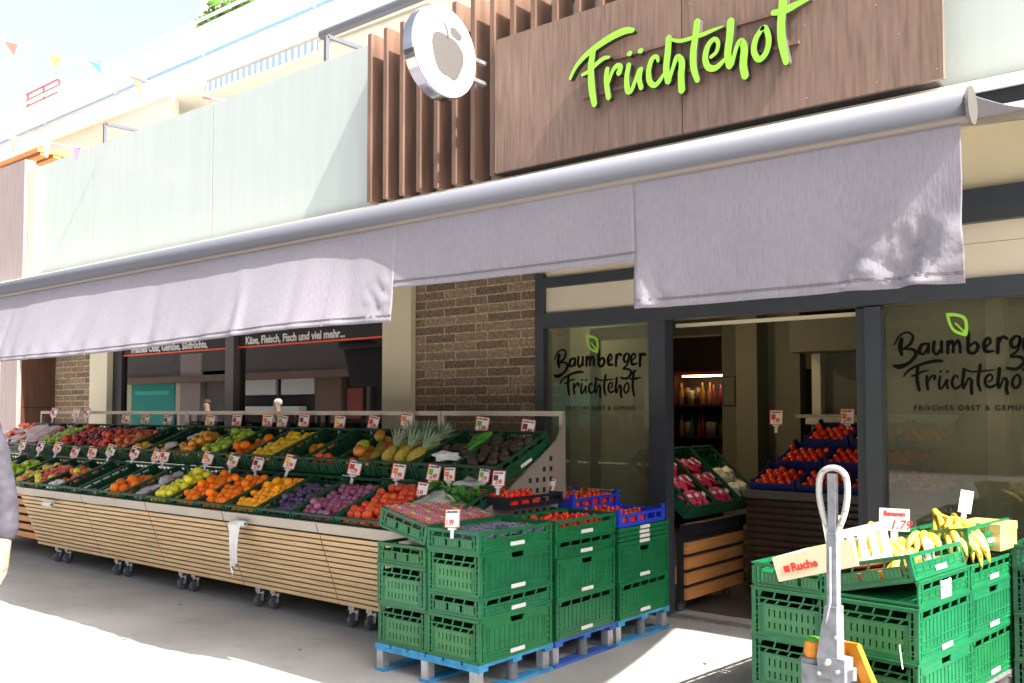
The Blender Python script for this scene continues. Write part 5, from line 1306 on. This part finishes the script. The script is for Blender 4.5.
for i, (xf, z, what) in enumerate(((-3.27, .80, 'radishes in net bags'), (-3.27, .80, 'more bagged radishes'), (-3.27, .80, 'mixed vegetables'), )):
    y = 6.30 + i * .39; T = side_T(xf, y, z); crate('dark green crate by the doorway with ' + what, T, .13, .38, .62, 'dgreen', group='crates on the doorway stand', strips=0)
    if i < 2:
        for q in range(9):
            blob('radish_bag', 'net bag of red radishes in the %s doorway crate' % ('nearest', 'middle')[i], 'bag', T @ Matrix.Translation((-.11 + .11 * (q % 3), -.2 + .17 * (q // 3), .09)), (.05, .07, .03), M['rasp'], 300 + q, .4, 'bags of radishes')
            tag(link(B(-.03, .03, -.015, .015, .034, .036).mesh('lab', M['label']), 'bag_label', None, T @ Matrix.Translation((-.11 + .11 * (q % 3), -.2 + .17 * (q // 3), .09)) @ Matrix.Rotation(.3 * q, 4, 'Z')), 'white label on a radish bag in the %s doorway crate' % ('nearest', 'middle')[i], 'label', 'labels on the radish bags')
    else:
        for q in range(5 if i == 1 else 4):
            x_, y_ = (-.085 + .17 * (q % 2)), -.17 + .17 * (q // 2)
            t = thing('cauliflower', ['cauliflower with pale head', 'cauliflower partly wrapped in leaves'][q % 2] + (' in the middle doorway crate' if i == 1 else ' in the far doorway crate'), 'cauliflower', T=T @ Matrix.Translation((x_, y_, .085)), group='cauliflowers in the doorway')
            bm_ = blob('head', None, None, Matrix.Identity(4), (.075, .075, .055), M['curd'], 400 + q, .25); bm_.parent = t
            lf_ = MB()
            for a in range(7):
                c_, s__ = math.cos(a * .9), math.sin(a * .9); lf_.add([(c_ * .05 - s__ * .03, s__ * .05 + c_ * .03, -.04), (c_ * .05 + s__ * .03, s__ * .05 - c_ * .03, -.04), (c_ * .105, s__ * .105, .03)], [(0, 1, 2)])
            lf_.obj('leaves', M['leaf'], t)
# ================================================================== TOMATO STAND INSIDE
xl, xr = on_y(752, 450, 7.1).x, -1.85
ts = thing('tomato_stand', 'dark stepped stand of tomato trays inside behind the open doorway', 'fruit stand', (0, 0, 0))
for k_ in range(14): B(xl, xr, 6.98, 7.0, .08 + k_ * .052, .08 + k_ * .052 + .034).obj('slat', M['dbrown'], ts)
B(xl, xr, 7.0, 7.9, .05, .82).obj('body', M['dark'], ts); B(xl, xr, 6.95, 6.999, .81, .87).obj('front_board', M['gframe'], ts)
random.seed(5)
rows_ = [(7.00, .93, 'front row'), (7.30, 1.10, 'middle row'), (7.62, 1.27, 'rear row')]
kpos = ['leftmost', 'second', 'third', 'fourth']
for r_, (y, z, nm) in enumerate(rows_):
    for c_ in range(4):
        xc = xl + .21 + c_ * .385 + .10 * r_
        if xc > xr: continue
        T = stand_T(xc, y, z, .37, .40, .09, R_(20))
        low_tray(f'blue tomato tray inside the shop, {kpos[c_]} in the {nm}', T, 'shaded_blue', .03, .37, .40, .085, 'tomato trays inside the shop')
        heap(T, 'tomato', 'tomato in the trays inside the shop', 'tomatoes inside the shop', .34, -.18, .12, .035, .12, 0)
for (u, v, n_) in ((776, 419, 'left'), (847, 418, 'right')):
    p = on_y(u, v, 7.9); price_tag('red and white tag above the %s tomato trays inside' % ('nearer' if n_ == 'left' else 'door side'), (p.x, p.y, p.z - .05), sc=1.35, lean=.1, group='price tags inside the shop')
B(xl, xr, 8.0, 8.03, 1.44, 1.47).obj('rail', M['steel'], ts)

# ================================================================== BANANA STACKS AND PALLET JACK
G = Matrix.Translation((-1.18, 4.20, 0)) @ Matrix.Rotation(R_(-6), 4, 'Z')
ZR = .185
b_ = pallet('worn pallet lifted by the pallet jack under the banana stacks', -.4, .62, M['zinc'], G=G, z=.02, X=.80, Y=1.2)
RH = .235
gB = 'green crates under the bananas'
LH_old = LH
a, za = stack(-.2, .30, ZR, 'LL', 'near stack at the sunny corner', G, grp=gB, Wd=.394)
c, zc = stack(-.605, .30, ZR, 'LLS', 'stack behind the pallet jack', G, grp=gB, Wd=.394)
e, ze = stack(-.2, .925, ZR, 'LLS', 'rear sunny banana stack', G, grp=gB, Wd=.394)
h, zh = stack(-.605, .925, ZR, 'LLS', 'rear inner banana stack', G, grp=gB, Wd=.394)
# half open shallow crate and the tilted one sunk in it
mm = M['green']; T5 = G @ Matrix.Translation((-.2, .30, za)); t5 = thing('folding_crate', 'shallow green crate with its end folded away under the tilted crate', 'crate', T=T5, group=gB)
link(base_mesh(.394, .60, mm), 'base', t5); sd = link(wall_mesh('side', .60, SH, mm), 'side_wall', t5, Matrix.Translation((.192, 0, 0)) @ Matrix.Rotation(math.pi / 2, 4, 'Z'))
for q in range(3): link(LABEL_ME, 'label_strip', sd, Matrix.Translation((0, 0, .028 * q - .008)))
link(wall_mesh('end', .394, SH, mm), 'end_wall', t5, Matrix.Translation((0, .295, 0)) @ Matrix.Rotation(math.pi, 4, 'Z'))
B(-.19, .19, -.30, -.02, .011, .02).obj('folded_wall', mm, t5)
Tt = G @ Matrix.Translation((-.398, .30, za + .022)) @ Matrix.Rotation(R_(-14.0), 4, 'Y') @ Matrix.Translation((.197, 0, 0))
crate('tilted shallow green crate of netted fruit at the sunny corner', Tt, SH, .394, .60, 'green', group=gB)
Tq = G @ Matrix.Translation((-.2, .93, ze + .03)) @ Matrix.Rotation(R_(-9), 4, 'Y')
crate('tilted shallow green crate on the rear sunny stack with bananas', Tq, SH, .394, .60, 'green', group=gB)
tag(link(B(-.18, .18, -.28, .28, .01, .06).mesh('fill', mat('purple_orange_nets', (.35, .03, .12), .6, nscale=12, col2=(.85, .35, .05))), 'netted_fruit', None, Tt), 'nets of purple and orange fruit filling the tilted crate', 'fruit', kind='stuff')
# dark crates at the right edge
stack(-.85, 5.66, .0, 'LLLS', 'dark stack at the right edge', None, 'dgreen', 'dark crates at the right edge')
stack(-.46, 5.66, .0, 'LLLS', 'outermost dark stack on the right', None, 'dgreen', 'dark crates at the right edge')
# cardboard tray with red print
M['cardb'] = mat('cream_cardboard', (.62, .53, .36), .7, noise=.05)
M['cardw'] = mat('white_cardboard', (.80, .76, .66), .7, noise=.03)
Tc = G @ Matrix.Translation((-.49, .17, zc - .025)) @ Matrix.Rotation(R_(5), 4, 'Z') @ Matrix.Rotation(R_(-17), 4, 'Y')
t = thing('cardboard_tray', 'cream cardboard fruit tray printed Ruche in red on the crate behind the jack', 'box', T=Tc)
b = MB(); b.box(-.17, .22, -.20, -.194, 0, .115); b.obj('front_wall', M['cardb'], t)
b = MB(); b.box(-.17, .22, -.194, .22, 0, .004); b.obj('bottom', M['cardb'], t)
b = MB(); b.box(-.17, .22, .216, .222, .0, .115); b.obj('back_wall', M['cardb'], t)
b = MB(); b.box(-.176, -.17, -.20, .222, .0, .115); b.obj('end_wall', M['cardb'], t)
link(text_mesh('print', "Ruche", .052, M['redp'], .0008, bold=.0018), 'print', t, Matrix.Translation((-.095, -.2015, .036)) @ FACE)
B(-.132, -.104, -.2022, -.2004, .036, .066).obj('logo_block', M['redp'], t)
tw = thing('slotted_carton', 'white slotted banana carton flap standing behind the jack handle', 'carton', T=G @ Matrix.Translation((-.36, .20, zc - .0)) @ Matrix.Rotation(R_(-17), 4, 'Y') @ Matrix.Scale(1.2, 4) @ Matrix.Rotation(R_(-12), 4, 'X'))
b = MB()
for i in range(6): b.box(-.12 + i * .046, -.12 + i * .046 + .030, 0, .005, .03, .12)
b.box(-.12, .14, 0, .005, 0, .0298); b.box(-.12, .14, 0, .005, .1202, .155); b.box(-.12, -.04, 0, .005, .1552, .215); b.obj('flap', M['cardw'], tw)
b = MB(); b.box(-.12, .14, .006, .30, .0, .004); b.obj('floor', M['cardw'], tw)
# bananas
M['banana'] = ball_mat('banana_skin', (.82, .60, .05), (.88, .74, .16), .45, scale=1.5, rnd=.1)
M['bananatip'] = mat('banana_tip', (.10, .07, .02), .7)
M['bananaold'] = ball_mat('ripe_banana_skin', (.50, .33, .03), (.62, .45, .05), .5, scale=1.5, rnd=.1)
def banana_bunch(label, T, n=6, m='banana', sc=1, seed=0):
    rr = random.Random(seed); t = thing('banana_bunch', label, 'bananas', T=T @ Matrix.Scale(sc, 4), group='banana bunches on the stacks')
    for i in range(n):
        ang = (i - (n - 1) / 2) * .19; row = (i % 2) * .022
        pts = []; rad = []
        for k_ in range(9):
            s_ = k_ / 8; th = -.25 + 1.35 * s_; R0 = .145
            p = Vector((0, -math.sin(th) * R0, -(1 - math.cos(th)) * R0 + row)) + Vector((0, -.02, .0))
            p = Matrix.Rotation(ang, 3, 'Z') @ p; pts.append(p + Vector((ang * .02, 0, .04 - abs(ang) * .02))); rad.append([.005, .009, .0135, .0155, .0160, .0155, .0135, .009, .0035][k_])
        b = MB(); b.smooth = True; b.tube(pts, rad, 10); b.mi = 1; b.tube([pts[-1], pts[-1] + (pts[-1] - pts[-2]) * .25], .0045, 6); b.obj('banana', [M[m], M['bananatip']], t)
    b = MB(); b.smooth = True; b.tube([(0, 0, .045), (0, .035, .055)], [.022, .012], 8); b.obj('stalk', M['bananaold'], t)
bn = [((878, 546), 4.55, 0.4, -20, 'in the carton beside the jack handle', 'banana'), ((866, 525), 4.60, .2, 40, 'standing up by the pink price card', 'banana'), ((893, 541), 4.65, -.5, 10, 'lying in front of the pink price card', 'banana'), ((918, 536), 4.75, .2, -15, 'in the middle of the sunny row', 'banana'),
      ((945, 528), 4.85, .8, 0, 'fourth along the sunny row', 'banana'), ((968, 526), 4.95, .1, 25, 'under the small white card', 'banana'), ((930, 512), 5.15, .9, 30, 'riper and darker with raised tips by the glass', 'bananaold'), ((950, 517), 5.10, .3, 10, 'riper, behind the sunny row', 'bananaold'), ((905, 552), 4.45, .1, 5, 'lowest on the netted fruit', 'banana')]
for i, ((u, v), y, rz, pt, lab, m_) in enumerate(bn):
    p = on_y(u, v, y); banana_bunch('banana bunch ' + lab, Matrix.Translation(p - Vector((0, -.08, .070))) @ Matrix.Rotation(rz, 4, 'Z') @ Matrix.Rotation(R_(pt), 4, 'X'), 6, m_, 1.15, i)
bxp = on_y(984, 517, 5.12)
t = thing('banana_carton', 'yellow printed banana carton behind the rear tilted crate', 'carton', (bxp.x - .02, 5.28, .80)); t.rotation_euler.z = -.1
M['cardy'] = mat('yellow_cardboard', (.42, .32, .12), .6, noise=.3, nscale=9)
B(-.10, .10, -.13, .13, 0, .13).obj('body', M['cardy'], t); B(-.103, .103, -.133, .133, .09, .132).obj('lid', M['cardy'], t)
# long board-like yellow line: banana crate liner
# cards
p = on_y(894, 519, 4.85); t = thing('price_card', 'wide pale pink card with red lettering Bananen among the bananas', 'price card', (p.x, p.y, p.z - .06), group=None); t.rotation_euler = (-.1, 0, .1); t.scale = (.85, 1, .9)
B(-.085, .085, 0, .003, 0, .125).obj('card', mat('pale_pink_card', (.74, .58, .62), .6), t)
link(text_mesh('card_title', "Bananen", .036, M['redp'], .0006, bold=.001), 'title', t, Matrix.Translation((-.06, -.001, .085)) @ FACE)
link(text_mesh('card_price', "1.79", .070, M['redp'], .0006, shear=.25), 'price', t, Matrix.Translation((-.025, -.001, .014)) @ FACE)
B(-.02, .02, .001, .006, -.08, 0).obj('holder', M['label'], t)
p = on_y(964, 501, 5.15); t = thing('price_card', 'small plain white card standing above the rear bananas', 'price card', (p.x, p.y, p.z - .06)); t.rotation_euler = (-.15, .15, .2); B(-.03, .03, 0, .003, 0, .115).obj('card', M['card'], t); B(-.012, .012, .0032, .007, -.09, .02).obj('holder', M['label'], t)
p = on_y(931, 549, 4.50); t = thing('card_holder', 'bare white plastic card holder clipped between the sunny crates', 'card holder', (p.x, p.y, p.z - .05)); t.rotation_euler = (-.15, -.12, .9); B(-.022, .022, 0, .003, 0, .10).obj('blade', M['label'], t); B(-.028, .028, -.01, .012, -.012, 0).obj('clip', M['label'], t)

# pallet jack
M['loopgrey'] = mat('worn_light_grey_paint', (.42, .42, .41), .5, nscale=38, col2=(.16, .13, .11))
for e_ in M['loopgrey'].node_tree.nodes:
    if e_.type == 'VALTORGB': e_.color_ramp.elements[0].position = .56; e_.color_ramp.elements[1].position = .70
J = Matrix.Translation((-1.44, 3.93, 0)) @ Matrix.Rotation(R_(-6), 4, 'Z')
pj = thing('pallet_jack', 'grey and orange hand pallet jack with an upright loop handle', 'pallet jack', T=J)
tilt = .0
b = MB(); b.smooth = True
loop = [(.0, -.02, .96), (-.022, -.02, 1.0), (-.048, -.02, 1.07), (-.062, -.02, 1.15), (-.054, -.02, 1.225), (-.02, -.02, 1.255), (.025, -.02, 1.255), (.058, -.02, 1.225), (.064, -.02, 1.15), (.05, -.02, 1.07), (.022, -.02, 1.0)]
b.tube([tuple(q) for q in catmull(loop + [loop[0]], 5)[:-1]], .0135, 10, closed=True); b.obj('handle_loop', M['loopgrey'], pj)
B(-.017, .017, -.035, -.008, .98, 1.235).obj('control_lever', M['jack'], pj)
B(-.022, .022, -.043, -.005, .48, .985).obj('shaft', M['jack'], pj)
b = MB(); b.prism([(-.026, .68), (.026, .68), (.026, .44), (.015, .38), (-.055, .38), (-.065, .46)], lambda p: (p[0], -.056, p[1]), lambda p: (p[0], .01, p[1])); b.obj('shaft_foot', M['jack'], pj)
b = MB(); b.smooth = True; b.lathe([(.014, 0), (.014, .09)], 16, Matrix.Translation((-.012, -.075, .45)) @ Matrix.Rotation(-math.pi / 2, 4, 'X')); b.obj('pivot_bolt', M['zinc'], pj)
b = MB(); b.lathe([(.05, .16), (.055, .30), (.055, .43), (.05, .44)], 18, Matrix.Translation((-.115, .02, 0))); b.obj('pump_body', M['jack'], pj)
b = MB(); b.lathe([(.040, .44), (.044, .47), (.038, .505), (.026, .512)], 18, Matrix.Translation((-.115, .02, 0))); b.obj('pump_cap', M['jackor'], pj)
b = MB(); b.lathe([(.034, .508), (.030, .520), (.014, .526)], 14, Matrix.Translation((-.115, .02, 0))); b.obj('filler_cap', M['leaf'], pj)
b = MB(); b.box(-.14, .06, -.04, .06, .20, .42); b.box(.0, .06, -.06, .02, .36, .47); b.obj('valve_block', M['jack'], pj)
b = MB(); b.prism([(-.05, .51), (.05, .51), (.24, .12), (.24, .05), (-.24, .05), (-.24, .12)], lambda p: (p[0], .085, p[1]), lambda p: (p[0], .105, p[1])); b.obj('lift_frame', M['jackor'], pj)
for (x_, z_) in ((-.045, .40), (.035, .42), (-.02, .30), (.03, .56)): MB().lathe([(.009, 0), (.009, .012)], 8, Matrix.Translation((x_, -.062 if z_ < .5 else -.058, z_)) @ Matrix.Rotation(math.pi / 2, 4, 'X')).obj('bolt', M['zinc'], pj)
b = MB(); b.tube([(.0, -.05, .93), (.0, -.055, .70), (-.03, -.05, .56), (-.08, .0, .52)], .005, 6); b.obj('release_rod', M['zinc'], pj)
b = MB(); b.box(.028, .075, -.045, .03, .30, .37); b.box(.035, .085, -.03, .02, .24, .30); b.obj('release_pedal', M['blackp'], pj)
for s in (-1, 1):
    b = MB(); b.bar((s * .04, .075, .50), (s * .235, .04, .10), .03, .05); b.obj('frame_strut', M['jackor'], pj)
    B(*sorted((s * .12, s * .27)), .107, 1.25, .075, .12).obj('fork', M['jackor'], pj)
    w = MB(); w.smooth = True; w.lathe([(.02, -.025), (.085, -.025), (.09, -.018), (.09, .018), (.085, .025), (.02, .025)], 22, Matrix.Translation((s * .05 - .0, -.01, .09)) @ RX); w.obj('steer_wheel', M['rubber'], pj)
# little hanging white tag strings on the crate behind the jack
for (u, v, n_) in ((846, 652, 'left'), (901, 657, 'right')):
    p = on_y(u, v, 4.13); tag(link(MB().bar((-.006, 0, .05), (.006, 0, -.05), .010, .002).mesh('tie', M['label']), 'cable_tie', None, Matrix.Translation(p)), 'white cable tie hanging on the crates, %s one of two' % ('nearer the jack,' if n_ == 'left' else 'nearer the corner,'), 'cable tie')

# ================================================================== BUNTING
M['cord'] = mat('white_cord', (.8, .8, .8), .8)
fl_c = dict(pink=mat('flag_pink', (.55, .14, .30), .7), white=mat('flag_white', (.85, .85, .85), .7), peach=mat('flag_peach', (.62, .22, .17), .7), yellow=mat('flag_yellow', (.62, .42, .12), .7), blue=mat('flag_blue', (.10, .40, .65), .7), red=mat('flag_red', (.75, .16, .12), .7))
def at_d(u, v, dist): return Vector((0, 0, CAMZ)) + ray(u, v) * dist
def bunting(label, pts, flags, dist, dist1, L=.19):
    t = thing('bunting', label, 'bunting', (0, 0, 0), group='bunting strings across the street')
    n_ = len(pts); P = [at_d(u, v, dist + (dist1 - dist) * i / (n_ - 1)) for i, (u, v) in enumerate(pts)]
    b = MB(); b.tube([tuple(q) for q in catmull(P, 5)], .006, 5); b.obj('cord', M['cord'], t)
    for (u, v, c_, w_, sw) in flags:
        k_ = (u - pts[0][0]) / (pts[-1][0] - pts[0][0]); c0 = at_d(u, v, dist + (dist1 - dist) * k_); dirn = (P[-1] - P[0]).normalized()
        a_ = c0 - dirn * w_ / 2; b2_ = c0 + dirn * w_ / 2; tip = c0 + Vector((0, 0, -L)) + dirn * sw; nrm = dirn.cross(Vector((0, 0, 1))).normalized() * .0015
        MB().add([a_ - nrm, b2_ - nrm, tip - nrm, a_ + nrm, b2_ + nrm, tip + nrm], [(0, 1, 2), (5, 4, 3), (0, 3, 4, 1), (1, 4, 5, 2), (2, 5, 3, 0)]).obj('pennant', fl_c[c_], t)
bunting('highest bunting string with red, yellow and blue pennants in the sky', [(-60, 20), (0, 38), (50, 55), (102, 66), (150, 66)], [(11, 43, 'red', .22, .05), (55, 56, 'yellow', .20, .02), (94, 60, 'blue', .22, .1)], 12, 11.0, .15)
bunting('bunting string with white and pink pennants by the timber ceiling', [(-60, 128), (0, 137), (40, 141), (90, 149)], [(14, 136, 'peach', .16, .0), (46, 142, 'white', .17, .02), (77, 147, 'pink', .15, -.01)], 9.0, 11.6, .19)
bunting('bunting string with white and peach pennants before the balcony', [(90, 60), (135, 77), (172, 88), (226, 101)], [(135, 77, 'peach', .15, .08), (172, 87, 'white', .15, .02), (206, 93, 'peach', .14, .02)], 9.6, 9.3, .17)

# ================================================================== PEOPLE
def skin_obj(name, verts, edges, rad, m, parent, sub=2):
    me = bpy.data.meshes.new(name); me.from_pydata(verts, edges, []); me.materials.append(m)
    o = link(me, name, parent); md = o.modifiers.new('sk', 'SKIN'); md.use_smooth_shade = True
    for i, r in enumerate(rad): me.skin_vertices[0].data[i].radius = r if isinstance(r, tuple) else (r, r)
    me.skin_vertices[0].data[0].use_root = True
    s_ = o.modifiers.new('sb', 'SUBSURF'); s_.levels = sub; s_.render_levels = sub
    dg = bpy.context.evaluated_depsgraph_get(); em = bpy.data.meshes.new_from_object(o.evaluated_get(dg)); o.modifiers.clear(); o.data = em
    for p in em.polygons: p.use_smooth = True
    return o
def person(label, loc, rz, hair='hair', top='jacket', legs='trouser', swing=.12, group=None):
    t = thing('person', label, 'person', loc, rz, group)
    V = []; E = []; Rd = []
    def add(p, r, par=None):
        V.append(p); Rd.append(r); i = len(V) - 1
        if par is not None: E.append((par, i))
        return i
    pel = add((0, 0, .96), (.15, .11)); sp = add((0, .01, 1.15), (.14, .10), pel); ch = add((0, .01, 1.34), (.17, .115), sp); nk = add((0, .01, 1.49), (.06, .06), ch)
    hd = add((0, -.01, 1.58), (.070, .085), nk); hd2 = add((0, -.01, 1.67), (.078, .095), hd); add((0, 0, 1.74), (.055, .065), hd2)
    pts = {}
    for s in (-1, 1):
        sw = swing * s
        sh = add((.18 * s, .01, 1.42), .058, ch); el = add((.245 * s, .02 + sw * .5, 1.13), .043, sh); wr = add((.275 * s, -.03 + sw, .90), .030, el)
        pm = add((.278 * s, -.04 + sw, .845), (.018, .040), wr); pm2 = add((.278 * s, -.045 + sw, .805), (.016, .038), pm)
        for q, (dy, ln) in enumerate(((-.030, .065), (-.010, .078), (.010, .072), (.028, .055))):
            a_ = add((.276 * s, -.045 + sw + dy, .785), .0095, pm2); b1 = add((.270 * s, -.050 + sw + dy, .785 - ln * .5), .0088, a_); add((.258 * s, -.052 + sw + dy, .785 - ln), .0075, b1)
        th = add((.270 * s, -.085 + sw, .830), .011, pm); add((.262 * s, -.098 + sw, .795), .009, th)
        hp = add((.095 * s, 0, .88), .088, pel); kn = add((.11 * s, -.02 - sw * .9, .50), .058, hp); an = add((.115 * s, .02 - sw * 1.6, .09), .038, kn); ft = add((.12 * s, -.03 - sw * 1.6, .04), .038, an); add((.125 * s, -.15 - sw * 1.6, .03), .032, ft)
        pts[s] = (sw,)
    skin_obj('body', V, E, Rd, M['skin'], t)
    # jacket
    V = []; E = []; Rd = []
    a0 = add((0, 0, .86), (.175, .13)); a1 = add((0, .01, 1.10), (.165, .125), a0); a2 = add((0, .01, 1.34), (.19, .135), a1); add((0, .01, 1.455), (.085, .08), a2)
    for s in (-1, 1):
        sw = swing * s; sh = add((.185 * s, .01, 1.42), .074, a2); el = add((.25 * s, .02 + sw * .5, 1.13), .062, sh); m_ = add((.266 * s, -.0 + sw * .8, 1.0), .056, el); add((.275 * s, -.03 + sw, .90), (.048, .052), m_)
    jk = skin_obj('jacket', V, E, Rd, M[top], t, 3)
    for v in jk.data.vertices: v.co += v.normal * (.016 * (.3 - abs(noise.noise(v.co * 9))) + .006 * noise.noise(v.co * 26))
    V = []; E = []; Rd = []
    a0 = add((0, 0, .93), (.165, .125))
    for s in (-1, 1):
        sw = swing * s; hp = add((.095 * s, 0, .84), .102, a0); kn = add((.11 * s, -.02 - sw * .9, .50), .075, hp); add((.115 * s, .02 - sw * 1.6, .10), .062, kn)
    skin_obj('trousers', V, E, Rd, M[legs], t)
    for s in (-1, 1):
        sw = swing * s; b = MB(); b.smooth = True; bm = blob('shoe', None, None, Matrix.Translation((.12 * s, -.06 - sw * 1.6, .045)), (.05, .14, .045), M['shoe'], 1, .05); bm.parent = t
    h_ = blob('hair', None, None, Matrix.Translation((0, .025, 1.715)), (.098, .108, .090), M[hair], 7, .12); h_.parent = t
    b = MB(); b.smooth = True
    for s in (-1, 1): b.lathe([(.001, -.011), (.010, 0), (.001, .011)], 8, Matrix.Translation((.032 * s, -.098, 1.655)))
    b.obj('eyes', M['dkprint'], t)
    n_ = MB(); n_.add([(-.014, -.100, 1.615), (.014, -.100, 1.615), (0, -.128, 1.618), (0, -.100, 1.655)], [(0, 1, 2), (0, 2, 3), (1, 3, 2), (0, 3, 1)]); n_.obj('nose', M['skin'], t)
    MB().box(-.022, .022, -.098, -.093, 1.590, 1.597).obj('mouth', M['redp'], t)
    return t
pw = _d * 4.22 + _r * (-2.575)
person('passer by in a dark grey jacket whose sleeve and hand enter the frame', (pw.x, pw.y, 0), R_(39.3), swing=.04)
person('person in a grey jacket standing across the street, mirrored in the glass', (-20.6, -1.0, 0), R_(150), group=None)
M['whitehat'] = mat('white_cap', (.8, .76, .74), .8); M['shirt'] = mat('pale_shirt', (.55, .5, .48), .8)
person('person with white hair and a pale shirt, mirrored in the glass', (-18.4, -1.5, 0), R_(190), 'whitehat', 'shirt')

random.seed(99)
M['dryleaf'] = mat('dry_leaf', (.16, .09, .03), .8)
for i, (u, v, w_) in enumerate(((124, 640, 'nearest the lower left corner'), (300, 650, 'on the shaded pavement below the stand'), (330, 612, 'just before the stand casters'), (705, 664, 'in the bright patch of sun by the doorway'), (180, 605, 'under the middle of the stand front'))):
    q = Vector((0, 0, CAMZ)) + ray(u, v) * (-CAMZ / ray(u, v).z); b = MB(); s_ = .022
    b.prism([(0, -s_), (s_ * .5, -s_ * .2), (s_ * .35, s_ * .5), (0, s_), (-s_ * .4, s_ * .4), (-s_ * .5, -s_ * .3)], lambda p: (p[0], p[1], .002 + p[0] * p[0] * 6), lambda p: (p[0], p[1], .0035 + p[0] * p[0] * 6))
    o = b.obj('dry_leaf', M['dryleaf']); o.location = (q.x, q.y, 0); o.rotation_euler.z = i * 1.3; tag(o, 'small dry leaf ' + w_, 'leaf', 'dry leaves on the pavement')
